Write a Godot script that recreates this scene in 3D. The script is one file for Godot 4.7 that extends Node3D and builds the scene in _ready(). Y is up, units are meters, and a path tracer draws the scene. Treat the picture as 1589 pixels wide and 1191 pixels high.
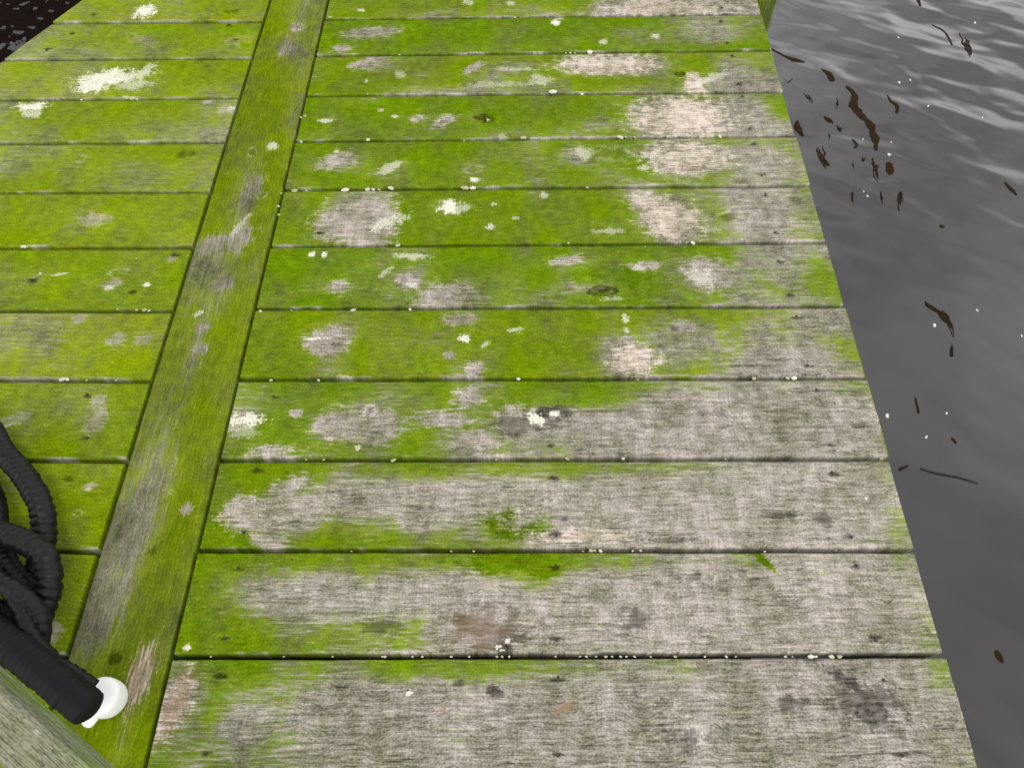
extends Node3D
# A mossy plank dock above grey water. Metres, y up, deck top at y = 0, the dock runs along -z.

const WATER := -0.65
const STRIP_LEFT := -0.7775
const STRIP_RIGHT := -0.5945
const DOCK_EDGE := 0.7505
const FIRST := 4          # board number of the photo's topmost plank in the gap lists
const FIELD_W := 2048
const FIELD_H := 2016

func plank_marks(side: String, board: int) -> Array:
	match side + str(board):
		"b0": return [
			["C", 0.72, 0.072, 0.3, 0.0016, 0, 0.9],
			["C", 0.8, 0.078, 0.25, 0.0014, 0.02, 0.8],
			["C", 0.5, 0.02, 0.3, 0.0014, 0, 0.6],
		]
		"l0": return [
			["W", 0.4241, 0.1343, 0.0299, 0.0373, 0, 1],
			["D", 0.2697, 0.1494, 0.0159, 0.0067, 0, 0.81],
			["D", 0.6934, 0.1375, 0.0279, 0.0085, 0, 0.675],
			["D", 0.2717, 0.1494, 0.0083, 0.0046, 0, 1],
		]
		"l1": return [
			["B", 0.4572, 0.0889, 0.0492, 0.0278, 0.369, 0.3],
			["B", 0.7522, 0.0924, 0.0563, 0.0261, -0.2459, 0.3],
			["D", 0.2348, 0.0542, 0.0097, 0.0064, 0, 1],
			["D", 0.1849, 0.1359, 0.0114, 0.0062, 0, 1],
			["D", 0.6974, 0.014, 0.0098, 0.0049, 0, 0.945],
			["D", 0.2367, 0.0542, 0.0086, 0.0047, 0, 0.9855],
			["D", 0.1868, 0.1359, 0.0088, 0.0047, 0, 0.8235],
			["D", 0.6994, 0.0141, 0.0085, 0.0046, 0, 0.864],
			["D", 0.7349, 0.0922, 0.0087, 0.0047, 0, 1],
		]
		"l2": return [
			["W", 0.3957, 0.0902, 0.0738, 0.0401, -0.2406, 1],
			["W", 0.3675, 0.1302, 0.0494, 0.0302, -0.1495, 0.95],
			["W", 0.4642, 0.0851, 0.07, 0.0277, -0.4542, 0.6],
			["W", 0.4855, 0.1287, 0.0531, 0.0239, -0.149, 0.4125],
			["W", 0.507, 0.0384, 0.0261, 0.0155, -0.7533, 0.45],
		]
		"l3": return [
			["W", 0.2295, 0.0231, 0.043, 0.0192, 0, 1],
			["W", 0.2409, 0.0559, 0.0249, 0.0242, 0, 0.525],
			["B", 0.78, 0.0488, 0.025, 0.019, 0, 0.9],
			["W", 0.7872, 0.0407, 0.0125, 0.0109, 0, 0.45],
			["B", 0.7599, 0.1595, 0.0312, 0.0231, 0, 0.8],
			["B", 0.7132, 0.0123, 0.018, 0.0138, 0, 0.6],
			["W", 0.7132, 0.0123, 0.0144, 0.0111, 0, 0.2625],
		]
		"l4": return [
			["R", 0.4308, 0.0573, 0.0153, 0.0196, 0, 0.525],
			["D", 0.7062, 0.0429, 0.0272, 0.0148, 0, 0.675],
		]
		"l5": return [
			["B", 0.5396, 0.0921, 0.0351, 0.0217, 0, 0.6],
		]
		"l6": return [
			["D", 0.4474, 0.0979, 0.0191, 0.0107, -0.5167, 0.945],
			["R", 0.4474, 0.0979, 0.0191, 0.0129, -0.5167, 0.3],
			["B", 0.6345, 0.1101, 0.0254, 0.0145, -0.2955, 1],
			["W", 0.6319, 0.1216, 0.0127, 0.0062, -0.2946, 0.45],
			["R", 0.6398, 0.0712, 0.0288, 0.0126, -0.2479, 0.45],
			["B", 0.7538, 0.0296, 0.0138, 0.0101, 0, 0.6],
			["D", 0.6909, 0.1352, 0.0104, 0.0076, 0, 0.945],
			["W", 0.7191, 0.1123, 0.009, 0.0067, 0, 0.9],
			["W", 0.5088, 0.0786, 0.0173, 0.0042, -0.1989, 0.6],
			["W", 0.4581, 0.0765, 0.0045, 0.0039, 0, 0.6],
			["D", 0.6924, 0.1352, 0.0114, 0.0052, 0, 1],
			["D", 0.7611, 0.0216, 0.011, 0.0052, 0, 0.945],
			["D", 0.4489, 0.098, 0.0113, 0.0052, 0, 0.9045],
		]
		"l7": return [
			["B", 0.6921, 0.0774, 0.02, 0.017, -0.3539, 0.95],
			["B", 0.7521, 0.0774, 0.0186, 0.015, -0.4742, 0.8],
			["B", 0.5922, 0.0188, 0.0131, 0.0163, 0, 0.9],
		]
		"l8": return [
			["B", 0.7105, 0.093, 0.02, 0.0335, 0, 1],
			["B", 0.7018, 0.0466, 0.0161, 0.0156, -0.4572, 0.9],
			["B", 0.5395, 0.0942, 0.0371, 0.0153, -0.2676, 0.4],
			["W", 0.5212, 0.117, 0.021, 0.0043, -0.5101, 0.375],
			["D", 0.6735, 0.0341, 0.0121, 0.0051, 0, 1],
			["D", 0.7057, 0.1381, 0.0124, 0.0051, 0, 0.945],
		]
		"l9": return [
			["R", 0.7364, 0.1126, 0.0124, 0.0079, 0, 0.525],
			["B", 0.7413, 0.0562, 0.0141, 0.0091, -0.3158, 0.6],
			["W", 0.7409, 0.0589, 0.0046, 0.0038, -0.4281, 0.525],
			["D", 0.6937, 0.0384, 0.0115, 0.0055, 0, 0.675],
		]
		"l10": return [
			["B", 0.7627, 0.1514, 0.0161, 0.0244, -0.1876, 0.9],
		]
		"r0": return [
			["P", 1.0688, 0.1526, 0.2004, 0.0447, 0, 0.7],
			["W", 0.1061, 0.1426, 0.012, 0.0085, 0, 0.6],
			["W", 0.4404, 0.1082, 0.0182, 0.0139, 0, 0.45],
			["W", 0.5736, 0.1145, 0.0141, 0.0139, 0, 0.45],
			["D", 1.2311, 0.156, 0.0082, 0.0045, 0, 0.8235],
		]
		"r1": return [
			["W", 0.7104, 0.0288, 0.0138, 0.0166, 0, 1],
			["W", 0.7189, 0.0056, 0.0139, 0.0168, 0, 0.375],
			["R", 1.0087, 0.1101, 0.0174, 0.0192, 0, 0.75],
			["W", 1.0087, 0.1101, 0.0135, 0.0128, 0, 0.6],
			["W", 0.8482, 0.1385, 0.0187, 0.0123, -0.4124, 0.525],
			["B", 0.141, 0.0693, 0.0869, 0.0261, -0.1547, 0.5],
			["B", 0.0746, 0.1567, 0.0267, 0.0186, 0, 0.7],
			["D", 1.2172, 0.0361, 0.0084, 0.0046, 0, 1],
			["D", 1.2204, 0.1494, 0.0087, 0.0047, 0, 0.9045],
		]
		"r2": return [
			["P", 0.8616, 0.0527, 0.1314, 0.0452, 0, 1],
			["W", 0.8432, 0.0463, 0.1128, 0.0151, 0, 0.2625],
			["P", 1.0998, 0.1519, 0.0257, 0.0518, 0, 1],
			["W", 1.1532, 0.1241, 0.0638, 0.0193, -0.4966, 0.375],
			["K", 1.0647, 0.1046, 0.0167, 0.0147, 0, 1],
			["D", 1.0647, 0.1046, 0.0148, 0.0118, 0, 1],
			["B", 0.1395, 0.0437, 0.0375, 0.024, 0, 0.85],
			["B", 0.1769, 0.0081, 0.034, 0.0183, 0, 0.8],
			["B", 0.468, 0.0626, 0.0355, 0.0171, -0.6583, 0.8],
			["W", 0.2596, 0.0908, 0.0167, 0.0206, 0, 0.3],
			["W", 0.5895, 0.074, 0.0634, 0.0089, 0, 0.375],
			["W", 0.535, 0.1459, 0.0916, 0.0143, 0, 0.2625],
			["W", 0.6598, 0.1283, 0.0295, 0.0261, 0, 0.4125],
			["W", 0.1634, 0.1238, 0.0055, 0.0087, 0, 0.525],
			["D", 1.2275, 0.0239, 0.0089, 0.0048, 0, 1],
			["D", 1.2264, 0.1546, 0.0092, 0.0049, 0, 0.8235],
		]
		"r3": return [
			["B", 0.3969, 0.1101, 0.0351, 0.0177, -0.7026, 0.95],
			["R", 0.3969, 0.1101, 0.0331, 0.0177, -0.7026, 0.675],
			["D", 0.5059, 0.1007, 0.03, 0.0187, 0, 1],
			["W", 0.5149, 0.1088, 0.0071, 0.008, 0, 0.6],
			["R", 0.3221, 0.0985, 0.0247, 0.0187, 0, 0.375],
			["B", 0.3221, 0.0985, 0.0212, 0.016, 0, 0.45],
			["P", 1.0511, 0.0994, 0.124, 0.0805, 0, 1],
			["W", 0.0709, 0.1061, 0.0247, 0.008, 0, 0.6],
			["W", 0.216, 0.0622, 0.0089, 0.0068, 0, 0.45],
			["W", 0.2577, 0.0897, 0.0092, 0.0079, -0.5318, 0.6],
			["W", 0.5566, 0.185, 0.0156, 0.0179, 0, 0.3],
			["D", 1.229, 0.0166, 0.0094, 0.0049, 0, 0.864],
			["D", 1.2267, 0.1544, 0.0098, 0.005, 0, 0.783],
		]
		"r4": return [
			["W", 0.2619, 0.1113, 0.0385, 0.0165, -0.6248, 0.4875],
			["P", 1.0355, 0.0795, 0.1017, 0.0541, 0, 1],
			["W", 0.9995, 0.0666, 0.0816, 0.0173, 0, 0.2625],
			["C", 1.3253, 0.1443, 0.15, 0.0024, 0, 0.3],
			["C", 0.7586, 0.1356, 0.1, 0.0024, 0, 0.3],
			["R", 0.4831, 0.1195, 0.0302, 0.0167, -0.2074, 0.6],
			["W", 0.4895, 0.1598, 0.0132, 0.0094, 0, 0.9],
			["B", 0.1187, 0.0777, 0.0434, 0.0297, -0.317, 0.8],
			["W", 0.1186, 0.0382, 0.0085, 0.01, 0, 0.6],
			["W", 0.7702, 0.0581, 0.0238, 0.0298, 0, 0.4125],
			["R", 0.8383, 0.0592, 0.0681, 0.0397, 0, 0.3],
			["W", 0.9269, 0.1191, 0.0268, 0.0096, 0, 0.375],
			["W", 1.2631, 0.0706, 0.0051, 0.0297, 0, 0.15],
			["D", 1.2292, 0.0276, 0.0099, 0.005, 0, 0.864],
			["D", 1.2291, 0.1499, 0.0103, 0.0051, 0, 1],
		]
		"r5": return [
			["W", 0.426, 0.0586, 0.0275, 0.0246, 0, 1],
			["W", 0.4475, 0.0677, 0.0258, 0.0178, 0, 0.45],
			["W", 0.2748, 0.1143, 0.0518, 0.0172, -0.5318, 0.5625],
			["P", 0.9786, 0.1125, 0.0683, 0.0606, 0.5925, 1],
			["P", 0.9173, 0.0455, 0.0422, 0.0316, 0, 0.7],
			["B", 0.1225, 0.1041, 0.0319, 0.0521, 0, 0.3],
			["B", 0.2353, 0.116, 0.0636, 0.0972, 0, 0.8],
			["B", 0.1796, 0.1155, 0.0715, 0.0604, 0, 0.7],
			["W", 0.5358, 0.053, 0.0081, 0.0067, 0, 0.525],
			["W", 0.5327, 0.1319, 0.0111, 0.0107, 0, 0.6],
			["W", 0.5927, 0.1022, 0.0096, 0.0055, 0, 0.375],
			["W", 0.6659, 0.0203, 0.0114, 0.0114, 0, 0.45],
			["W", 1.0668, 0.1457, 0.0253, 0.0107, 0, 0.2625],
			["W", 0.8216, 0.1497, 0.041, 0.0085, 0, 0.375],
			["D", 1.1204, 0.103, 0.032, 0.0175, 0, 0.675],
			["W", 1.106, 0.0919, 0.0738, 0.0041, -0.5366, 0.1125],
			["D", 1.2279, 0.0281, 0.0105, 0.0051, 0, 1],
			["D", 1.2287, 0.16, 0.0108, 0.0052, 0, 0.8235],
			["D", 0.1131, 0.1491, 0.0108, 0.0052, 0, 1],
		]
		"r6": return [
			["B", 1.0391, 0.0941, 0.0545, 0.0432, 0, 0.95],
			["W", 1.032, 0.1019, 0.0363, 0.0274, 0, 0.3375],
			["W", 0.3468, 0.0298, 0.0432, 0.0102, 0, 0.525],
			["B", 0.3412, 0.111, 0.0289, 0.0241, 0.4168, 0.9],
			["W", 0.3543, 0.1246, 0.0188, 0.0075, 0.3153, 0.525],
			["K", 0.7953, 0.144, 0.0417, 0.0171, 0, 1],
			["D", 0.7953, 0.144, 0.0328, 0.0114, 0, 0.945],
			["W", 0.8162, 0.1669, 0.0207, 0.0075, 0, 0.3],
			["M", 0.8356, 0.1001, 0.0695, 0.0469, 0, 0.3],
			["B", 0.4164, 0.1613, 0.0591, 0.0414, -0.2303, 0.7],
			["W", 0.286, 0.0852, 0.023, 0.0075, -0.8865, 0.375],
			["B", 0.1825, 0.1269, 0.0239, 0.0191, 0, 0.6],
			["W", 0.107, 0.0215, 0.0093, 0.0102, 0, 0.9],
			["W", 0.1351, 0.0237, 0.0062, 0.0102, 0, 0.9],
			["B", 0.7163, 0.0474, 0.0344, 0.0139, -0.2334, 0.8],
			["B", 0.8957, 0.0691, 0.0397, 0.0139, 0, 0.8],
			["W", 0.8909, 0.071, 0.0274, 0.006, 0, 0.3],
			["D", 1.2201, 0.0581, 0.0111, 0.0052, 0, 0.783],
			["D", 1.227, 0.1594, 0.0114, 0.0052, 0, 0.8235],
		]
		"r7": return [
			["B", 0.1786, 0.0914, 0.0428, 0.0347, 0, 0.9],
			["W", 0.1574, 0.0826, 0.0172, 0.0044, 0, 1],
			["W", 0.8422, 0.024, 0.0073, 0.0164, 0, 0.6],
			["W", 0.8423, 0.0635, 0.0072, 0.0106, 0, 0.525],
			["B", 0.8403, 0.0899, 0.0114, 0.014, 0, 0.8],
			["W", 0.4803, 0.0826, 0.0129, 0.0122, 0, 0.9],
			["B", 0.4515, 0.1324, 0.0127, 0.0118, 0, 0.8],
			["B", 0.5048, 0.1695, 0.0167, 0.0264, 0, 0.85],
			["P", 0.8551, 0.138, 0.0506, 0.0338, 0, 1],
			["C", 1.1258, 0.1596, 0.0838, 0.002, 0, 0.9],
			["C", 1.2306, 0.0532, 0.0578, 0.0018, 0, 0.6],
			["W", 0.5946, 0.0586, 0.0203, 0.0053, -0.1794, 0.525],
			["R", 0.5946, 0.0657, 0.0144, 0.0071, 0, 0.375],
			["W", 0.5266, 0.1003, 0.0123, 0.0065, -0.8135, 0.45],
			["B", 0.4709, 0.031, 0.0378, 0.0181, 0, 0.4],
			["W", 0.2226, 0.1892, 0.0193, 0.0065, 0, 0.375],
			["B", 0.9704, 0.0518, 0.026, 0.0161, 0, 0.4],
			["D", 0.9496, 0.057, 0.0115, 0.0089, 0, 0.81],
			["D", 1.2311, 0.028, 0.0116, 0.0052, 0, 0.864],
			["D", 1.2292, 0.1602, 0.0119, 0.0052, 0, 1],
		]
		"r8": return [
			["W", 0.0348, 0.0966, 0.0374, 0.0168, 0, 0.95],
			["W", 0.0362, 0.1238, 0.0331, 0.0179, 0, 0.2625],
			["W", 0.6387, 0.0948, 0.0191, 0.0136, 0.4857, 1],
			["W", 0.675, 0.0826, 0.0121, 0.0077, 0, 1],
			["R", 0.8681, 0.1166, 0.0133, 0.0136, 0, 0.75],
			["R", 0.8677, 0.1655, 0.0117, 0.0117, 0, 0.45],
			["R", 0.2889, 0.0756, 0.0202, 0.0186, 0, 0.675],
			["D", 0.2916, 0.0756, 0.0108, 0.0093, 0, 0.675],
			["B", 0.2919, 0.0787, 0.0202, 0.017, 0, 0.6],
			["B", 0.1392, 0.0814, 0.0134, 0.0108, 0, 0.9],
			["R", 0.1392, 0.0814, 0.0134, 0.0108, 0, 0.375],
			["B", 0.2238, 0.1122, 0.0452, 0.0302, 0, 0.75],
			["R", 0.2181, 0.0692, 0.0229, 0.0155, 0, 0.45],
			["B", 0.3248, 0.1124, 0.0372, 0.0362, 0, 0.65],
			["B", 0.4489, 0.0975, 0.0534, 0.0183, 0, 0.6],
			["B", 0.4935, 0.0432, 0.0305, 0.025, -0.5125, 0.7],
			["B", 0.5177, 0.1574, 0.0445, 0.0322, 0, 0.55],
			["R", 0.0989, 0.1711, 0.0436, 0.0119, -0.1067, 0.6],
			["B", 0.0989, 0.1711, 0.0384, 0.0119, -0.1067, 0.7],
			["W", 0.2765, 0.1642, 0.0065, 0.0087, 0, 0.525],
			["R", 0.1673, 0.1669, 0.013, 0.0073, 0, 0.525],
			["D", 0.6629, 0.0826, 0.0541, 0.0199, -0.1674, 1],
			["D", 0.6426, 0.1009, 0.0673, 0.0303, -0.2058, 0.54],
			["D", 0.5893, 0.1099, 0.0352, 0.0329, -0.4005, 0.54],
			["B", 0.5959, 0.1054, 0.0375, 0.0393, -0.2062, 0.9],
			["D", 1.3003, 0.1145, 0.0213, 0.0076, 0, 0.675],
			["D", 1.0121, 0.0834, 0.0349, 0.0077, 0, 0.54],
			["W", 1.0295, 0.1304, 0.0119, 0.012, 0, 0.2625],
			["W", 1.0646, 0.0912, 0.0188, 0.0108, 0, 0.225],
			["C", 1.2385, 0.0289, 0.0958, 0.0019, 0, 1],
			["C", 0.7707, 0.0766, 0.0945, 0.0019, -0.0481, 0.9],
			["D", 1.2358, 0.0289, 0.0121, 0.0052, 0, 0.9045],
			["D", 1.2345, 0.1604, 0.0125, 0.0051, 0, 0.7425],
			["D", 0.6681, 0.1607, 0.0125, 0.0051, 0, 0.7425],
			["D", 0.0866, 0.0423, 0.0121, 0.0051, 0, 0.7425],
		]
		"r9": return [
			["B", 0.1139, 0.1187, 0.0768, 0.0288, 0, 1],
			["B", 0.0655, 0.112, 0.0348, 0.0342, 0, 1],
			["B", 0.1851, 0.099, 0.0465, 0.0178, -0.1602, 1],
			["B", 0.1299, 0.1727, 0.0351, 0.0149, 0.1676, 0.8],
			["B", 0.1502, 0.0543, 0.0412, 0.0202, -0.4065, 0.7],
			["B", 0.384, 0.1192, 0.0173, 0.021, 0, 0.6],
			["W", 0.3812, 0.086, 0.005, 0.0269, 0, 0.1125],
			["P", 0.7253, 0.1624, 0.0854, 0.014, 0, 0.8],
			["B", 0.5971, 0.1365, 0.0295, 0.0168, 0, 0.9],
			["R", 0.6181, 0.1157, 0.031, 0.0171, 0, 0.45],
			["M", 0.5971, 0.1352, 0.064, 0.0337, 0, 0.9],
			["B", 0.6206, 0.1157, 0.031, 0.0171, 0, 1],
			["D", 1.1903, 0.1272, 0.0198, 0.0183, 0, 0.6075],
			["D", 1.1112, 0.1205, 0.0496, 0.0066, 0, 0.675],
			["D", 0.9012, 0.1716, 0.0486, 0.0063, 0, 0.54],
			["D", 0.6898, 0.1263, 0.0099, 0.0078, 0, 0.945],
			["R", 0.6922, 0.1276, 0.0086, 0.0078, 0, 0.3],
			["W", 1.2813, 0.0835, 0.005, 0.0034, 0, 0.9],
			["C", 1.2648, 0.0466, 0.0764, 0.0014, 0, 0.5],
			["C", 0.4674, 0.0073, 0.129, 0.0014, 0, 0.4],
			["C", 1.3022, 0.1723, 0.1094, 0.0013, 0, 0.4],
			["C", 0.9392, 0.159, 0.1099, 0.0013, 0, 0.5],
			["D", 1.2278, 0.0298, 0.0126, 0.0051, 0, 1],
			["D", 1.2338, 0.1633, 0.013, 0.005, 0, 0.7425],
			["D", 0.6706, 0.0386, 0.0127, 0.0051, 0, 1],
			["D", 0.6766, 0.1585, 0.013, 0.005, 0, 1],
			["D", 0.0815, 0.0193, 0.0126, 0.0051, 0, 0.864],
			["D", 0.0821, 0.1523, 0.013, 0.005, 0, 0.8235],
		]
		"r10": return [
			["W", 0.0239, 0.1768, 0.0068, 0.0054, 0, 0.9],
			["D", 0.3557, 0.1393, 0.0389, 0.0179, 0, 0.7425],
			["D", 0.5352, 0.1348, 0.063, 0.0382, 0, 0.54],
			["T", 0.5354, 0.1427, 0.0514, 0.0335, 0, 0.3],
			["D", 0.8106, 0.1281, 0.0299, 0.0226, 0, 0.675],
			["D", 0.5781, 0.1735, 0.0247, 0.0186, -0.3462, 1],
			["D", 0.5643, 0.1593, 0.0451, 0.0288, -0.3486, 0.54],
			["W", 0.568, 0.1778, 0.0067, 0.0044, -0.3461, 0.95],
			["W", 0.5848, 0.167, 0.0045, 0.0033, -0.3467, 0.9],
			["W", 0.5748, 0.1833, 0.0045, 0.0027, 0, 0.9],
			["B", 0.6442, 0.1145, 0.072, 0.0102, -0.7257, 0.9],
			["D", 0.6153, 0.1538, 0.0451, 0.0056, -0.723, 0.4725],
			["M", 1.0644, 0.0222, 0.0332, 0.008, 0.8905, 1],
			["M", 1.0545, 0.0099, 0.0156, 0.0067, 0.7862, 0.9],
			["M", 0.6513, 0.032, 0.031, 0.0219, 0, 0.9],
			["M", 0.5676, 0.0198, 0.0719, 0.0196, 0, 0.8],
			["D", 0.9352, 0.0501, 0.0463, 0.0148, 0.1729, 0.405],
			["D", 1.0863, 0.0972, 0.0349, 0.0116, 0, 0.4725],
			["R", 0.953, 0.0501, 0.0189, 0.012, 0, 0.375],
			["R", 1.0885, 0.0856, 0.014, 0.0082, 0, 0.3],
			["R", 0.9564, 0.1538, 0.0102, 0.01, 0, 0.3],
			["C", 1.2765, 0.1258, 0.0687, 0.0012, 0.0092, 0.4],
			["C", 1.3275, 0.1482, 0.008, 0.0038, 1.2738, 0.6],
			["D", 1.2306, 0.0284, 0.0132, 0.005, 0, 0.7425],
			["D", 1.2328, 0.1626, 0.0135, 0.0049, 0, 0.9855],
			["D", 0.674, 0.0296, 0.0132, 0.005, 0, 1],
			["D", 0.672, 0.1626, 0.0135, 0.0049, 0, 0.783],
			["D", 0.0862, 0.0332, 0.0132, 0.005, 0, 0.783],
			["D", 0.0892, 0.1604, 0.0135, 0.0049, 0, 0.783],
		]
		"r11": return [
			["P", 0.0253, 0.0737, 0.0251, 0.0537, 0.2227, 0.8],
			["T", 0.0244, 0.0787, 0.0182, 0.0535, 0.2222, 0.45],
			["D", 0.5637, 0.0545, 0.0153, 0.0092, 0, 1],
			["D", 0.4995, 0.0409, 0.0099, 0.0062, 0, 0.81],
			["D", 0.8013, 0.057, 0.0088, 0.0072, 0, 0.81],
			["D", 0.8751, 0.1297, 0.0361, 0.0212, 0, 0.54],
			["R", 0.8916, 0.1249, 0.0277, 0.0213, 0, 0.375],
			["D", 1.0663, 0.0738, 0.0283, 0.0142, 0, 0.675],
			["D", 1.1938, 0.0862, 0.0498, 0.0261, 0, 0.7425],
			["K", 1.195, 0.0902, 0.0346, 0.019, 0, 1],
			["D", 1.1904, 0.0781, 0.0671, 0.0398, 0.2513, 0.675],
			["D", 1.1663, 0.0413, 0.058, 0.0131, 0.6562, 1],
			["R", 0.8485, 0.0774, 0.026, 0.0161, 0, 0.4125],
			["R", 0.7122, 0.0931, 0.0194, 0.0159, 0, 0.3],
			["W", 0.4182, 0.0572, 0.0055, 0.0041, 0, 0.9],
			["T", 0.6802, 0.0811, 0.0141, 0.008, -0.3295, 0.95],
			["T", 0.4766, 0.0827, 0.0087, 0.006, 0, 0.6],
			["C", 1.1981, 0.1542, 0.0744, 0.0013, -0.0545, 1],
			["C", 0.4255, 0.0796, 0.1734, 0.001, 0, 0.35],
			["D", 0.6698, 0.0629, 0.0033, 0.002, 0, 0.81],
			["D", 1.2294, 0.0404, 0.0137, 0.0049, 0, 0.8235],
			["D", 1.2302, 0.1561, 0.014, 0.0047, 0, 0.8235],
			["D", 0.6727, 0.035, 0.0137, 0.0048, 0, 0.864],
			["D", 0.6696, 0.155, 0.014, 0.0047, 0, 0.9045],
			["D", 0.0905, 0.0286, 0.0137, 0.0048, 0, 0.9855],
			["D", 0.0961, 0.1519, 0.014, 0.0047, 0, 0.7425],
		]
		"s0": return [
			["B", 1.9791, 0.1448, 0.0125, 0.0132, 1.5708, 0.9],
			["B", 0.5366, 0.1033, 0.0343, 0.0217, 1.5708, 1],
			["B", 1.6054, 0.0866, 0.0184, 0.012, 1.5708, 1],
			["B", 1.5514, 0.0757, 0.0159, 0.016, 1.5708, 0.7],
			["W", 1.5101, 0.0574, 0.0124, 0.0058, 2.047, 0.525],
			["W", 0.9502, 0.1308, 0.0137, 0.0151, 1.5708, 0.6],
			["R", 0.9502, 0.1308, 0.0154, 0.0176, 1.5708, 0.45],
			["R", 0.9757, 0.0755, 0.0153, 0.0223, 1.5708, 0.45],
			["R", 1.1346, 0.134, 0.016, 0.014, 2.0878, 0.525],
			["R", 0.4218, 0.1057, 0.023, 0.0278, 2.5388, 0.6],
			["B", 0.4218, 0.1057, 0.0207, 0.0247, 2.5388, 0.6],
			["P", 2.2863, 0.1385, 0.0204, 0.0504, 1.4823, 1],
			["T", 2.2863, 0.1407, 0.0181, 0.0462, 1.4823, 0.3],
			["B", 1.2811, 0.1064, 0.0282, 0.0434, 1.16, 0.8],
			["W", 1.2388, 0.0978, 0.0089, 0.0405, 1.1558, 0.3],
			["B", 1.3024, 0.0452, 0.0447, 0.0303, 2.0736, 0.85],
			["D", 2.0643, 0.0986, 0.0109, 0.0099, 1.5708, 0.675],
			["D", 2.2561, 0.0843, 0.0123, 0.0096, 1.5708, 0.81],
			["B", 1.4218, 0.0941, 0.0316, 0.0181, 2.0556, 0.6],
			["B", 1.1049, 0.1088, 0.0216, 0.0492, 1.2397, 0.5],
			["R", 1.9445, 0.1049, 0.0063, 0.0068, 1.5708, 0.375],
			["R", 1.8791, 0.0962, 0.0065, 0.0114, 1.5708, 0.45],
		]
	return []

func moss_rows(side: String, board: int) -> Array:
	match side + str(board):
		"r11": return ["699665777776543432200015", "375432111110000100000003", "462211111100000000000002", "653632221211011000000003", "856643211111121000000114"]
		"r10": return ["999888878899876432621215", "964223221136200001000003", "962000110000100000000002", "997655452111110000000004", "999876552112210000000015"]
		"r9": return ["999868887665877654321114", "999533221121210000000003", "952021100131000000000002", "932275433485000000000004", "996898877773100000000015"]
		"r8": return ["589987786588998743333235", "578866776787876310000002", "188634755741000000000001", "688534775562311000000002", "866687875554421000000012"]
		"r7": return ["899889986899997888875433", "996278888898897665554343", "995287778899983444454346", "998687877899992354431126", "999588875898884466521114"]
		"r6": return ["998886699988889999984334", "999867789988558777373345", "998786398879787986234457", "986687675868634997565567", "889987855667788987654456"]
		"r5": return ["876559999987999547651235", "985329949999999834652125", "995229989999999823662126", "984349999898987842651125", "887679999999998873663235"]
		"r4": return ["999999999885879975446556", "986799999876738962113225", "954686997887758885113224", "998668997888886783256224", "789888897777887656674335"]
		"r3": return ["987699999998998677576457", "999889999999999743252137", "979986886999998842222217", "989998798988865531122224", "779988897676656752223222"]
		"r2": return ["887678978888853356678656", "899589998666621224688456", "799997787567764545787346", "999997886566689999852334", "999864544566677666743223"]
		"r1": return ["999899998999899998864456", "997679999888998987753357", "986689998889998857753347", "989999998898968877665467", "768988877877888778888888"]
		"r0": return ["887799988998899876655556", "999898999889899876433334", "898988988988888753222223", "879899898766687211231112", "888776666665466212432112"]
		"l11": return ["9988888888", "9888888888", "8888888888"]
		"l10": return ["8888888888", "8888888888", "9999998888"]
		"l9": return ["8888888887", "8888888788", "8888888898"]
		"l8": return ["6666666768", "6666666868", "8888888998"]
		"l7": return ["3344445677", "2233345677", "2233356678"]
		"l6": return ["8888898878", "7777767788", "8888888888"]
		"l5": return ["7778888888", "8888875778", "9999988886"]
		"l4": return ["5556678887", "4446776766", "7778887676"]
		"l3": return ["4478888875", "5568887775", "4456776644"]
		"l2": return ["5676678999", "5665566898", "4565567766"]
		"l1": return ["6556778888", "4467778878", "4445566776"]
		"l0": return ["5567666788", "5567766888", "5567666787"]
		"s0": return ["887798899999875678765423798", "887788999988874668752212999", "776565899985565544852236999", "775554889976437578985689999", "886677778899998788888999569", "777677666678877777778888899"]
		"b0": return ["4344543445434434", "3344354344344343", "3323343343233433"]
		"p0": return ["55666677", "55566667"]
	return ["88888888", "88888888"]

const GAP_RIGHT := [[-3.0941, -3.1331], [-2.9036, -2.9426], [-2.7131, -2.7521], [-2.5226, -2.5616], [-2.3321, -2.3711], [-2.1416, -2.1806], [-1.9602, -1.9989], [-1.7788, -1.806], [-1.5891, -1.6204], [-1.4089, -1.4329], [-1.217, -1.2403], [-1.0273, -1.0455], [-0.8379, -0.8517], [-0.6477, -0.6609], [-0.4601, -0.4709], [-0.2691, -0.2827], [-0.0786, -0.0922], [0.1119, 0.0983], [0.3024, 0.2888]]
const GAP_LEFT := [[-3.0608, -3.0808], [-2.8703, -2.8903], [-2.6798, -2.6998], [-2.4893, -2.5093], [-2.2988, -2.3188], [-2.1083, -2.1283], [-1.9283, -1.9475], [-1.7468, -1.7668], [-1.5667, -1.5851], [-1.3841, -1.3983], [-1.1994, -1.2107], [-1.0118, -1.0198], [-0.8312, -0.8324], [-0.6399, -0.644], [-0.4752, -0.4552], [-0.2561, -0.2673], [-0.0656, -0.0768], [0.1249, 0.1137], [0.3154, 0.3042]]
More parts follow.
